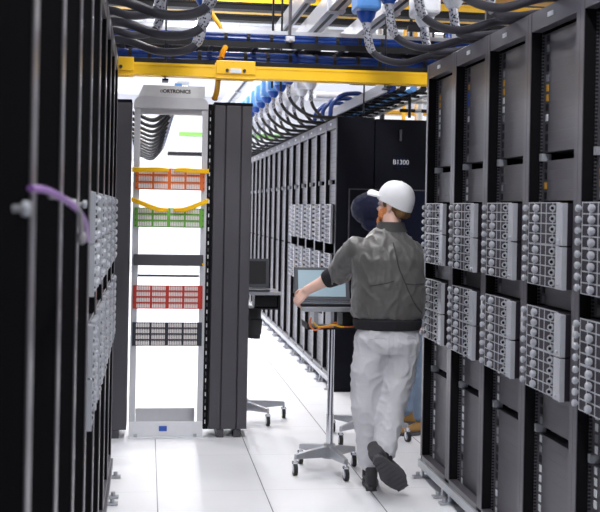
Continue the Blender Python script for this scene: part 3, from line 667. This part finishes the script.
# ------------------------------------------------------------------ carts and laptops
def make_laptop(loc, rz, label, m='screen', tilt=14):
    t = thing('laptop', label, 'laptop', loc, None, rz)
    b = B().box(-0.17, 0.17, -0.12, 0.12, 0.0, 0.018).build('base', 'blackp', t, bevel=0.004)
    kb = B()
    for r in range(5):
        for c in range(14): kb.box(-0.15 + c * 0.0215, -0.133 + c * 0.0215, -0.02 + r * 0.022, -0.003 + r * 0.022, 0.018, 0.021)
    kb.build('keys', 'post', b)
    mx = Matrix.Translation((0, 0.125, 0.018)) @ Matrix.Rotation(math.radians(-tilt), 4, 'X')
    l = B().box(-0.175, 0.175, 0, 0.012, 0, 0.22, mx).build('lid', 'blackp', t, bevel=0.003)
    B().box(-0.15, 0.15, -0.002, 0, 0.024, 0.2, mx).build('display', m, l)
def make_cart(loc, legs, label, dark=False, tw=0.20, rz=0, bag=False, top=1.0):
    t = thing('equipment_cart', label, 'cart', loc, 'rolling laptop carts', rz)
    B().cyl((0, 0, 0.10), (0, 0, top - 0.1), 0.02, 18).cyl((0, 0, 0.1), (0, 0, 0.35), 0.0225, 18).build('pole', 'chrome', t, smooth=True)
    B().tube([(0, 0, 0.085), (0, 0, 0.17)], [0.05, 0.035], 18).build('hub', 'alu_d', t, smooth=True)
    for (x, y) in legs:
        v = Vector((x, y, 0)); n = v.normalized(); pn = Vector((-n.y, n.x, 0))
        rings = []
        for q, wd, z0, z1 in ((0.0, 0.024, 0.09, 0.16), (0.55, 0.02, 0.095, 0.145), (1.0, 0.016, 0.10, 0.128)):
            c = v * q; rings.append([c - pn * wd + Vector((0, 0, z0)), c + pn * wd + Vector((0, 0, z0)), c + pn * wd * 0.8 + Vector((0, 0, z1)), c - pn * wd * 0.8 + Vector((0, 0, z1))])
        B().loft(rings).build('leg', 'alu_d', t, bevel=0.003)
        a = random.uniform(0, 0.6); ax = Vector((math.cos(a), math.sin(a) * 0.4, 0)).normalized()
        cs = B(); cs.cyl(v + Vector((0, 0, 0.055)), v + Vector((0, 0, 0.10)), 0.010, 10); cs.box(v.x - 0.017, v.x + 0.017, v.y - 0.012, v.y + 0.03, 0.072, 0.082)
        cs.box(v.x - 0.017, v.x - 0.013, v.y - 0.012, v.y + 0.022, 0.03, 0.08).box(v.x + 0.013, v.x + 0.017, v.y - 0.012, v.y + 0.022, 0.03, 0.08)
        cs = cs.build('caster', 'chrome', t)
        cc = Vector((v.x, v.y, 0.0375))
        B().cyl(cc - ax * 0.0115, cc + ax * 0.0115, 0.0372, 20).build('wheel', 'rubber', cs, smooth=True)
        B().cyl(cc - ax * 0.0135, cc + ax * 0.0135, 0.022, 16).build('wheel_hub', 'alu', cs, smooth=True)
    B().box(-tw, tw, -0.15, 0.17, top, top + 0.022).build('tray', 'post', t, bevel=0.006)
    B().box(-tw - 0.01, tw + 0.01, -0.16, -0.15, top - 0.004, top + 0.022).build('tray_edge', 'alu_d', t, bevel=0.002)
    b = B().box(-tw * 0.85, tw, -0.13, 0.12, top - 0.115, top - 0.105)
    b.box(-tw * 0.85, -tw * 0.85 + 0.006, -0.13, 0.12, top - 0.105, top - 0.08).box(tw - 0.006, tw, -0.13, 0.12, top - 0.105, top).build('basket', 'tray', t)
    for x in (-tw * 0.62, -tw * 0.12): B().box(x, x + 0.02, -0.1, 0.1, top - 0.105, top).build('bracket', 'alu_d', t)
    B().box(tw * 0.25, tw - 0.01, -0.1, 0.1, top - 0.10, top - 0.015).build('power_brick', 'tray', t, bevel=0.004)
    if bag:
        B().tube(arc([(0.07, 0.0, top - 0.12), (0.07, 0, top - 0.2), (0.065, 0, top - 0.28), (0.06, 0, top - 0.34)]), [0.05] * 14 + [0.06] * 20 + [0.055] * 9, 14).build('pouch', 'rubber', t, smooth=True)
    return t
HX, HY = 1.14, 6.68
make_cart((HX, HY, 0), [(-0.225, -0.10), (-0.15, 0.20), (0.06, -0.25), (0.175, 0.11)], 'chrome pole cart with laptop at the man\'s left hand', top=1.0)
make_laptop((HX - 0.045, HY + 0.02, 1.022), math.radians(-3), 'open laptop with pale screen on the cart in front of the man', tilt=24)
# loose wires in the basket
for k, (m, lab, pts) in enumerate((('pinkw', 'orange wire looping at the left end of the cart basket', [(-0.15, -0.145, 0.96), (-0.16, -0.15, 0.92), (-0.13, -0.16, 0.885), (-0.09, -0.15, 0.90), (-0.02, -0.14, 0.902)]),
                                   ('pinkw', 'orange wire lying along the middle of the cart basket', [(-0.05, -0.14, 0.90), (0.0, -0.14, 0.93), (0.02, -0.14, 0.905), (0.08, -0.14, 0.904), (0.14, -0.14, 0.91)]),
                                   ('yellow', 'yellow wire tangled with the orange wires on the cart basket', [(-0.14, -0.14, 0.93), (-0.10, -0.14, 0.903), (-0.02, -0.145, 0.915), (0.05, -0.14, 0.903)]))):
    P = [(x + HX, y + HY, z) for x, y, z in pts]
    tag(B().tube(arc(P, 8), 0.005, 8).build('wire', m, smooth=True), lab, 'wire', 'wires on the cart basket')
tag(B().box(HX + 0.13, HX + 0.17, HY - 0.15, HY - 0.13, 0.897, 0.92).build('cable_plug', 'bluep', bevel=0.003), 'small blue plug in the cart basket near the man', 'plug')
make_cart((0.75, 8.28, 0), [(-0.20, -0.2), (-0.2, 0.2), (0.165, -0.19), (0.32, 0.11)], 'cart half hidden behind the wide charcoal manager', tw=0.24, bag=True, top=0.97)
make_laptop((0.75, 8.22, 0.992), math.radians(-4), 'dark-screened laptop on the half hidden cart', 'tray', 12)
make_cart((1.56, 7.62, 0), [(-0.22, -0.22), (-0.2, 0.22), (0.27, -0.13), (0.10, 0.26)], 'silver cart base behind the man\'s legs', tw=0.17, top=0.95)
make_cart((2.17, 9.0, 0), [(-0.27, -0.1), (-0.05, 0.25), (0.04, -0.27), (0.27, -0.03)], 'farthest cart, pole seen right of the man\'s knees', tw=0.17, top=0.95)
# ------------------------------------------------------------------ cables and knobs on the left row
tag(B().tube(arc([(-0.185, 1.80, 1.635), (-0.165, 1.90, 1.632), (-0.14, 2.1, 1.61), (-0.128, 2.28, 1.583), (-0.13, 2.46, 1.552), (-0.14, 2.7, 1.525)]), 0.006, 10).build('purple_cable', 'purple', smooth=True), 'purple cable bowing out from the left row, blurred in front', 'cable')
t = thing('grey_cable', 'grey cable with a round connector hanging under the purple cable', 'cable', (0, 0, 0))
B().tube(arc([(-0.18, 2.08, 1.625), (-0.15, 2.10, 1.62), (-0.13, 2.16, 1.60), (-0.128, 2.2, 1.575), (-0.128, 2.22, 1.553)]), 0.005, 10).build('cord', 'greyc', t, smooth=True)
B().ball((-0.128, 2.225, 1.545), 0.011, 14, (1, 1, 1.3)).build('connector', 'greyc', t, smooth=True)
for i, (y, z) in enumerate(((1.57, 1.603), (2.58, 1.612), (3.03, 1.612))):
    t = thing('latch_knob', ['round silver knob on the nearest left rack, very blurred', 'small silver knob on the left row beside the purple cable', 'small silver knob nearest the left row modules'][i], 'knob', (-0.185, y, z), 'knobs on the left row')
    B().cyl((0, 0, 0), (0.012, 0, 0), 0.005, 12).build('stem', 'alu_d', t, smooth=True)
    B().tube([(0.012, 0, 0), (0.014, 0, 0), (0.022, 0, 0), (0.024, 0, 0)], [0.008, 0.011, 0.011, 0.008], 16).build('cap', 'alu', t, smooth=True)
#PEOPLE
# ------------------------------------------------------------------ people
def cap_(b, p0, p1, r0, r1, seg=18):
    p0 = Vector(p0); p1 = Vector(p1)
    b.ball(p0, r0, seg); b.ball(p1, r1, seg); b.tube([p0, p1], [r0, r1], seg)
def chain(b, pts, rs):
    for i in range(len(pts) - 1): cap_(b, pts[i], pts[i + 1], rs[i], rs[i + 1])
def ell(c, a, b_, rz=0, n=28, dz=0.0):
    out = []
    for k in range(n):
        t = 2 * PI * k / n; x = a * math.copysign(abs(math.cos(t)) ** 0.85, math.cos(t)); y = b_ * math.copysign(abs(math.sin(t)) ** 0.85, math.sin(t))
        out.append(Vector((c[0] + x * math.cos(rz) - y * math.sin(rz), c[1] + x * math.sin(rz) + y * math.cos(rz), c[2] + dz * x)))
    return out
def remesh(b, name, m, parent, voxel, smooth=6, disp=None):
    bmesh.ops.recalc_face_normals(b.bm, faces=b.bm.faces)
    me = bpy.data.meshes.new(name); b.bm.to_mesh(me); b.bm.free()
    o = bpy.data.objects.new(name, me); COL.objects.link(o)
    r = o.modifiers.new('r', 'REMESH'); r.mode = 'VOXEL'; r.voxel_size = voxel
    s = o.modifiers.new('s', 'SMOOTH'); s.iterations = smooth; s.factor = 0.5
    bpy.context.view_layer.update()
    me2 = bpy.data.meshes.new_from_object(o.evaluated_get(bpy.context.evaluated_depsgraph_get()))
    bpy.data.objects.remove(o); bpy.data.meshes.remove(me)
    if disp:
        N_ = [v.normal.copy() for v in me2.vertices]
        for v, n in zip(me2.vertices, N_): v.co += n * disp(v.co)
    me2.name = name; me2.materials.clear(); me2.materials.append(M[m])
    for p in me2.polygons: p.use_smooth = True
    o = bpy.data.objects.new(name, me2); COL.objects.link(o); o.parent = parent; return o
def hand(b, wrist, d, palm_n, curl=0.6, side=1, k=1.0):
    """fingers root in the palm; d: pointing direction, palm_n: direction the palm faces; side: +1 thumb towards d x palm_n"""
    d = Vector(d).normalized(); n = Vector(palm_n); n = (n - d * n.dot(d)).normalized(); s = d.cross(n) * side; W = Vector(wrist)
    for q in (-0.028, -0.009, 0.011, 0.028):
        cap_(b, W + s * q * 0.7 * k, W + d * 0.08 * k + s * q * k, 0.017 * k, 0.0125 * k, 12)
    for q, L in ((0.031, 0.068), (0.011, 0.077), (-0.010, 0.071), (-0.029, 0.056)):
        p = W + d * 0.082 * k + s * q * k; a = 0.25
        for seg_, r0, r1 in ((0.45, 0.0098, 0.009), (0.32, 0.009, 0.0082), (0.23, 0.0082, 0.0072)):
            v = d * math.cos(a) + n * math.sin(a); e = p + v * L * seg_ * k
            cap_(b, p, e, r0 * k, r1 * k, 10); p = e; a += curl
    p = W + d * 0.02 * k + s * 0.026 * k
    for v, L, r0, r1 in ((s * 0.8 + d * 0.6 + n * 0.25, 0.042, 0.0145, 0.0115), (s * 0.4 + d * 0.85 + n * 0.4, 0.033, 0.0112, 0.0095), (s * 0.15 + d * 0.9 + n * 0.5, 0.026, 0.0095, 0.008)):
        v = v.normalized(); e = p + v * L * k; cap_(b, p, e, r0 * k, r1 * k, 10); p = e
def head_parts(body_b, T, eyes_parent_list):
    """adds skull, jaw, nose, ears, brow to the body mesh; T maps local head space (x forward, y left, z up; origin at the ear line) to the world"""
    def bl(c, r, sc, seg=20): body_b.ball((0, 0, 0), 1, seg, mx=T @ Matrix.Translation(c) @ Matrix.Diagonal((r * sc[0], r * sc[1], r * sc[2], 1)))
    bl((-0.005, 0, 0.035), 0.1, (0.96, 0.77, 0.9)); bl((0.02, 0, -0.04), 0.08, (0.86, 0.72, 0.95)); bl((0.045, 0, -0.085), 0.03, (1.2, 1.25, 0.8))
    bl((0.06, 0, 0.03), 0.04, (0.8, 1.4, 0.6)); bl((0.098, 0, -0.022), 0.016, (1.1, 0.95, 1.0)); bl((0.088, 0, 0.0), 0.011, (1, 0.8, 2.4))
    bl((0.082, 0, -0.058), 0.014, (0.7, 1.5, 0.45)); bl((0.055, 0.04, -0.02), 0.024, (1, 0.8, 1)); bl((0.055, -0.04, -0.02), 0.024, (1, 0.8, 1))
    for s in (-1, 1):
        bl((-0.008, s * 0.075, -0.01), 0.03, (0.62, 0.28, 1.05)); bl((-0.018, s * 0.082, 0.0), 0.022, (0.5, 0.3, 1.05)); bl((-0.006, s * 0.078, -0.034), 0.012, (0.7, 0.5, 0.8))
def lb(T, c, r, sc, b, seg=20): b.ball((0, 0, 0), 1, seg, mx=T @ Matrix.Translation(c) @ Matrix.Diagonal((r * sc[0], r * sc[1], r * sc[2], 1)))
def shoe(T, parent, mu, ms, boot=False, k=1.0, wk=1.0):
    g = thing_part('shoe' if not boot else 'boot', parent)
    secs = [(-0.075, 0.026, 0.03, 0.10), (-0.06, 0.034, 0.02, 0.115), (-0.02, 0.036, 0.02, 0.118), (0.03, 0.036, 0.02, 0.095), (0.08, 0.043, 0.02, 0.075), (0.13, 0.048, 0.02, 0.062), (0.17, 0.042, 0.02, 0.054), (0.195, 0.026, 0.024, 0.045)]
    def ringf(x, hw, z0, z1, e=0.0, n=16):
        out = []
        for q in range(n):
            t = 2 * PI * q / n; yy = hw * wk * math.cos(t) + e * math.copysign(1, math.cos(t)); zz = (z0 + z1) / 2 + (z1 - z0) / 2 * math.copysign(abs(math.sin(t)) ** 0.7, math.sin(t))
            out.append(T @ Vector((x * k, yy * k, zz * k)))
        return out
    b = B(); b.loft([ringf(*s) for s in secs])
    b.loft([[T @ Vector(((cx + a * math.cos(2 * PI * q / 16)) * k, (w_ * math.sin(2 * PI * q / 16)) * k, z * k)) for q in range(16)] for z, cx, a, w_ in ((0.06, -0.025, 0.05, 0.034), (0.10, -0.03, 0.047, 0.036), (0.135 if not boot else 0.17, -0.034, 0.045, 0.04))])
    u = remesh(b, 'upper', mu, g, 0.006, 4)
    sb = B(); n = 20; outl = []
    for q in range(n):
        t = 2 * PI * q / n; x = 0.062 + 0.148 * math.cos(t); hw = (0.049 if x > 0.05 else 0.037) * (0.9 + 0.1 * math.sin(t) ** 2); outl.append((x, hw * math.copysign(abs(math.sin(t)) ** 0.75, math.sin(t))))
    sb.loft([[T @ Vector((x * k, y * k * wk, z * k)) for x, y in outl] for z in (0.004, 0.028)])
    for q in range(9):
        x = -0.07 + q * 0.032; sb.box(x * k, (x + 0.016) * k, -0.032 * k, 0.032 * k, 0, 0.0042 * k, T)
    sb.build('sole', ms, g, bevel=0.002)
    return g
def thing_part(name, parent):
    o = bpy.data.objects.new(name, None); COL.objects.link(o); o.parent = parent; o.empty_display_size = 0.05; return o
def wr(amp, sc, seed=0.0, stretch=(1, 1, 1)):
    def f(co):
        p = Vector((co.x * stretch[0], co.y * stretch[1], co.z * stretch[2])) * sc + Vector((seed, seed, seed))
        n = noise.noise(p); r = 1 - abs(noise.noise(p * 1.7 + Vector((3, 1, 7)))) * 2
        return amp * (0.6 * n + 0.5 * (r * r * r) - 0.2)
    return f
def frame_(x, z):   # matrix with local x axis along x, local z near z
    x = Vector(x).normalized(); z = Vector(z); z = (z - x * z.dot(x)).normalized(); y = z.cross(x)
    return Matrix(((x.x, y.x, z.x, 0), (x.y, y.y, z.y, 0), (x.z, y.z, z.z, 0), (0, 0, 0, 1)))
# ---- the man in the grey jacket
man = tag(bpy.data.objects.new('person', None), 'person in grey jacket, pale jeans and white cap, back turned, hand on cart', 'person'); COL.objects.link(man)
hd = Vector((-0.74, 0.67, 0.0)); HT = Matrix.Translation((1.418, 6.235, 1.645)) @ frame_(hd + Vector((0, 0, -0.03)), (0, 0, 1))
wL = Vector((0.955, 6.50, 1.125)); eL = Vector((1.13, 6.40, 1.235)); sL = Vector((1.205, 6.23, 1.385))
sR = Vector((1.515, 6.22, 1.375)); eR = Vector((1.565, 6.36, 1.14)); wR = Vector((1.42, 6.50, 1.06))
b = B()
head_parts(b, HT, None)
chain(b, [(1.39, 6.215, 1.42), (1.40, 6.22, 1.52), (1.40, 6.23, 1.60)], [0.05, 0.054, 0.056])
chain(b, [sL, eL, wL], [0.05, 0.041, 0.029]); cap_(b, eL.lerp(wL, 0.1), eL.lerp(wL, 0.45), 0.042, 0.04)
chain(b, [sR, eR, wR], [0.05, 0.041, 0.029])
hand(b, wL, (-0.52, 0.15, -0.6), (0.4, 0.7, -0.6), 0.75, -1, 0.86)
hand(b, wR, (-0.6, 0.7, -0.2), (0, 0.2, -1), 0.5, -1, 1.0)
b.loft([ell((1.385, 6.2, z), a, d) for z, a, d in ((0.82, 0.14, 0.10), (0.95, 0.13, 0.085), (1.15, 0.165, 0.115), (1.33, 0.175, 0.11), (1.40, 0.12, 0.07))])
chain(b, [(1.30, 6.2, 0.88), (1.285, 6.205, 0.50), (1.305, 6.26, 0.10)], [0.085, 0.058, 0.038])
chain(b, [(1.47, 6.2, 0.88), (1.412, 6.18, 0.50), (1.35, 6.04, 0.25)], [0.085, 0.058, 0.04])
body = remesh(b, 'body', 'skin', man, 0.0055, 3)
for s in (-1, 1):
    e = B(); lb(HT, (0.078, s * 0.032, 0.008), 0.011, (1, 1, 1), e, 14); e.build('eye', 'white', man, smooth=True)
# hair behind the ears and nape, sideburn and beard
b = B(); lb(HT, (-0.03, 0, 0.012), 0.09, (0.82, 0.88, 0.92), b); lb(HT, (-0.055, 0.028, -0.042), 0.042, (0.85, 1.0, 1.0), b); lb(HT, (-0.055, -0.028, -0.042), 0.042, (0.85, 1.0, 1.0), b)
lb(HT, (0.022, 0.068, 0.012), 0.02, (0.8, 0.5, 1.6), b); lb(HT, (0.022, -0.068, 0.012), 0.02, (0.8, 0.5, 1.6), b)
remesh(b, 'hair', 'hair', man, 0.006, 2, lambda c: 0.0025 * noise.noise(c * 120))
b = B()
for s in (-1, 1):
    lb(HT, (0.045, s * 0.052, -0.055), 0.03, (1.1, 0.55, 1.3), b); lb(HT, (0.022, s * 0.066, -0.03), 0.018, (0.9, 0.5, 1.8), b)
lb(HT, (0.075, 0, -0.095), 0.036, (1.0, 1.35, 1.1), b); lb(HT, (0.09, 0, -0.125), 0.026, (0.9, 1.2, 1.5), b); lb(HT, (0.096, 0, -0.045), 0.011, (0.6, 2.4, 0.6), b)
remesh(b, 'beard', 'beard', man, 0.005, 2, lambda c: 0.003 * noise.noise(c * 140))
# cap: crown, brim, button
CT = HT @ Matrix.Translation((-0.012, 0, 0.03)) @ Matrix.Rotation(math.radians(-20), 4, 'Y')
cb = B(); n = 36; rings = []
for q in range(12):
    a = (q / 11) * 1.46; rr = math.cos(a) ** 0.8; zz = math.sin(a) * 0.108
    rings.append([CT @ Vector((0.112 * rr * math.cos(2 * PI * k / n) * (1 + 0.012 * abs(math.sin(3 * 2 * PI * k / n))), 0.094 * rr * math.sin(2 * PI * k / n), zz)) for k in range(n)])
base = [CT @ Vector((0.112 * math.cos(2 * PI * k / n), 0.094 * math.sin(2 * PI * k / n), -0.025 - 0.018 * max(0, -math.cos(2 * PI * k / n)))) for k in range(n)]
cb.loft([base] + rings); crown = cb.build('cap_crown', 'cap', man, smooth=True)
bb = B(); top = []; bot = []
for k in range(17):
    t = -1.15 + 2.3 * k / 16; pin = Vector((0.105 * math.cos(t * 0.9), 0.092 * math.sin(t * 0.9), -0.012)); out = Vector((0.105 + 0.068 * math.cos(t) ** 0.6 if abs(t) < 1.5 else 0.1, 0.088 * math.sin(t), -0.004 - 0.022 * math.sin(t) ** 2))
    top.append((pin, out))
bb.loft([[CT @ a, CT @ c, CT @ (c + Vector((0, 0, 0.008))), CT @ (a + Vector((0, 0, 0.012)))] for a, c in top])
bb.build('cap_brim', 'cap', crown, smooth=True)
lbb = B(); lbb.ball((0, 0, 0), 1, 10, mx=CT @ Matrix.Translation((0, 0, 0.109)) @ Matrix.Diagonal((0.008, 0.008, 0.004, 1))); lbb.build('cap_button', 'cap', crown, smooth=True)
# jacket: torso with sleeves
b = B()
b.loft([ell((c, y, z), a, d, -0.05) for c, y, z, a, d in ((1.382, 6.20, 0.99, 0.195, 0.135), (1.383, 6.20, 1.02, 0.214, 0.15), (1.385, 6.20, 1.10, 0.215, 0.152), (1.385, 6.20, 1.22, 0.212, 0.148),
      (1.378, 6.205, 1.33, 0.214, 0.142), (1.376, 6.21, 1.39, 0.198, 0.125), (1.38, 6.215, 1.435, 0.158, 0.105), (1.388, 6.22, 1.48, 0.108, 0.085), (1.395, 6.225, 1.515, 0.075, 0.068))])
cf = eL.lerp(wL, 0.16)
chain(b, [sL, sL.lerp(eL, 0.5) + Vector((-0.012, 0, 0.0)), eL + Vector((0.0, 0, 0.005)), cf], [0.076, 0.076, 0.076, 0.062])
chain(b, [sR, sR.lerp(eR, 0.5), eR, eR.lerp(wR, 0.6)], [0.074, 0.072, 0.068, 0.052])
jk = remesh(b, 'jacket', 'jacket', man, 0.009, 7, wr(0.013, 7, 2.0, (1.7, 1.0, 0.9)))
ax = (wL - eL).normalized()
B().tube([cf - ax * 0.012, cf + ax * 0.0, cf + ax * 0.05, cf + ax * 0.062], [0.058, 0.062, 0.053, 0.046], 24).build('cuff', 'knit', man, smooth=True)
B().tube([eR.lerp(wR, 0.55), eR.lerp(wR, 0.85)], [0.054, 0.04], 20).build('cuff', 'knit', man, smooth=True)
B().loft([ell((1.382, 6.20, z), a, d, -0.05) for z, a, d in ((0.93, 0.186, 0.128), (0.945, 0.196, 0.137), (0.985, 0.200, 0.14), (0.998, 0.19, 0.13))]).build('waistband', 'knit', man, smooth=True)
B().loft([ell((1.397 + dx, 6.225, z), a, d, 0) for dx, z, a, d in ((0, 1.49, 0.096, 0.086), (0.0, 1.51, 0.085, 0.078), (0.003, 1.545, 0.072, 0.07), (0.003, 1.543, 0.064, 0.062), (0.002, 1.50, 0.062, 0.06))], cap=False).build('collar', 'zipm', man, smooth=True)
# seams on the back of the jacket, laid on the cloth surface
def onback(pts, r, name, m, tgt=None):
    tgt = tgt or jk
    from mathutils.bvhtree import BVHTree
    bm_ = bmesh.new(); bm_.from_mesh(tgt.data); tr = BVHTree.FromBMesh(bm_); out = []
    P = arc([(x, 5.5, z) for x, z in pts], 8)
    for p in P:
        h = tr.ray_cast(Vector((p.x, 5.5, p.z)), Vector((0, 1, 0)))
        if h[0]: out.append(h[0] + Vector((0, -r * 0.2, 0)))
    bm_.free()
    if len(out) > 2: B().tube(out, r, 6).build(name, m, tgt, smooth=True)
onback([(1.385, 1.43), (1.41, 1.30), (1.45, 1.20), (1.50, 1.10), (1.56, 1.03)], 0.0035, 'back_seam', 'zipm')
onback([(1.25, 1.185), (1.33, 1.20), (1.385, 1.215)], 0.0025, 'pleat_seam', 'zipm')
onback([(1.45, 1.20), (1.50, 1.195), (1.57, 1.197)], 0.003, 'pleat_seam', 'zipm')
# jeans
b = B()
b.loft([ell((1.385, 6.20, z), a, d) for z, a, d in ((0.80, 0.17, 0.12), (0.86, 0.195, 0.138), (0.915, 0.180, 0.126), (0.97, 0.155, 0.10))])
chain(b, [(1.297, 6.20, 0.86), (1.272, 6.205, 0.66), (1.265, 6.20, 0.49), (1.29, 6.235, 0.28), (1.312, 6.262, 0.15)], [0.108, 0.097, 0.086, 0.074, 0.069])
chain(b, [(1.47, 6.20, 0.86), (1.452, 6.195, 0.66), (1.408, 6.17, 0.48), (1.362, 6.08, 0.34), (1.345, 6.035, 0.265)], [0.108, 0.094, 0.083, 0.073, 0.065])
jn = remesh(b, 'jeans', 'jeans', man, 0.009, 4, wr(0.016, 8, 5.0, (1.2, 1, 1.0)))
onback([(1.39, 0.945), (1.39, 0.88), (1.385, 0.80), (1.375, 0.73)], 0.0025, 'centre_seam', 'lgrey', jn)
for x in (1.30, 1.475):
    onback([(x - 0.05, 0.885), (x - 0.055, 0.80), (x, 0.775), (x + 0.055, 0.80), (x + 0.05, 0.885), (x - 0.05, 0.885)], 0.002, 'back_pocket_seam', 'lgrey', jn)
hem = B().tube([(1.312, 6.262, 0.135), (1.311, 6.26, 0.155)], 0.069, 24, cap=False).build('hem', 'jeans', jn, smooth=True)
shoe(Matrix.Translation((1.315, 6.255, 0)) @ frame_((0.15, 1, 0), (0, 0, 1)), man, 'shoe', 'sole')
dT = Vector((0.58, 0.42, -0.62)).normalized()
shoe(Matrix.Translation(Vector((1.325, 5.945, 0.19))) @ frame_(dT, (-0.05, 0.95, 0.45)), man, 'shoe', 'sole', k=1.08, wk=1.22)
for T in (Matrix.Translation((1.31, 6.24, 0.10)),): B().tube([(1.308, 6.255, 0.08), (1.306, 6.258, 0.17)], [0.045, 0.043], 16).build('sock', 'knit', man, smooth=True)
B().tube([(1.34, 5.99, 0.20), (1.345, 6.03, 0.28)], [0.04, 0.042], 16).build('sock', 'knit', man, smooth=True)
# ---- the second person, almost hidden behind him
per = tag(bpy.data.objects.new('person', None), 'person in navy hooded top, blue jeans and tan boots, mostly hidden behind the man', 'person'); COL.objects.link(per)
QT = Matrix.Translation((1.63, 7.98, 1.625)) @ frame_((-0.45, 0.9, -0.1), (0, 0, 1))
b = B(); head_parts(b, QT, None)
chain(b, [(1.74, 7.95, 1.43), (1.68, 7.96, 1.52), (1.62, 7.97, 1.60)], [0.07, 0.056, 0.056])
b.loft([ell((c, 7.92, z), a, d) for c, z, a, d in ((1.95, 0.85, 0.13, 0.15), (1.92, 1.0, 0.125, 0.16), (1.85, 1.2, 0.125, 0.17), (1.79, 1.36, 0.12, 0.18), (1.75, 1.44, 0.10, 0.12))])
a1, a2, a3 = Vector((1.82, 7.74, 1.36)), Vector((1.90, 7.72, 1.06)), Vector((1.905, 7.70, 0.82))
chain(b, [a1, a2, a3], [0.05, 0.042, 0.03]); hand(b, a3, (0, -0.05, -1), (0, 1, 0), 0.3, 1)
f1, f2, f3 = Vector((1.76, 8.10, 1.38)), Vector((1.74, 8.16, 1.12)), Vector((1.68, 7.98, 1.03))
chain(b, [f1, f2, f3], [0.05, 0.042, 0.03]); hand(b, f3, (-0.8, -0.5, -0.2), (0, 0, -1), 0.5, -1)
chain(b, [(1.95, 7.84, 0.88), (1.995, 7.80, 0.5), (2.0, 7.755, 0.1)], [0.085, 0.058, 0.038])
chain(b, [(1.95, 8.0, 0.88), (1.93, 8.05, 0.5), (1.95, 8.08, 0.1)], [0.085, 0.058, 0.038])
remesh(b, 'body', 'skin', per, 0.007, 3)
b = B(); lb(QT, (0.0, 0, 0.0), 0.14, (1.02, 1.0, 0.88), b); lb(QT, (-0.02, 0, -0.11), 0.075, (1.0, 1.15, 0.9), b); remesh(b, 'hood', 'navy', per, 0.008, 5, wr(0.008, 10, 1))
b = B()
b.loft([ell((c, 7.92, z), a, d) for c, z, a, d in ((1.95, 0.88, 0.15, 0.18), (1.92, 1.0, 0.145, 0.19), (1.85, 1.2, 0.145, 0.195), (1.79, 1.36, 0.14, 0.2), (1.75, 1.45, 0.11, 0.14), (1.71, 1.50, 0.07, 0.08))])
chain(b, [a1, a2, a2.lerp(a3, 0.8)], [0.075, 0.062, 0.05]); chain(b, [f1, f2, f2.lerp(f3, 0.8)], [0.075, 0.062, 0.05])
remesh(b, 'sweater', 'navy', per, 0.01, 5, wr(0.01, 8, 1))
b = B(); b.loft([ell((1.95, 7.92, z), a, d) for z, a, d in ((0.80, 0.11, 0.15), (0.9, 0.135, 0.17))])
chain(b, [(1.95, 7.84, 0.86), (1.995, 7.80, 0.5), (2.0, 7.755, 0.14)], [0.09, 0.078, 0.066]); chain(b, [(1.95, 8.0, 0.86), (1.93, 8.05, 0.5), (1.945, 8.08, 0.14)], [0.1, 0.085, 0.07])
remesh(b, 'jeans', 'denim', per, 0.01, 5, wr(0.012, 8, 3))
shoe(Matrix.Translation((1.985, 7.74, 0)) @ frame_((-1, -0.25, 0), (0, 0, 1)), per, 'boot', 'sole', True, 0.95)
shoe(Matrix.Translation((1.98, 8.08, 0)) @ frame_((-1, 0.15, 0), (0, 0, 1)), per, 'boot', 'sole', True, 0.95)
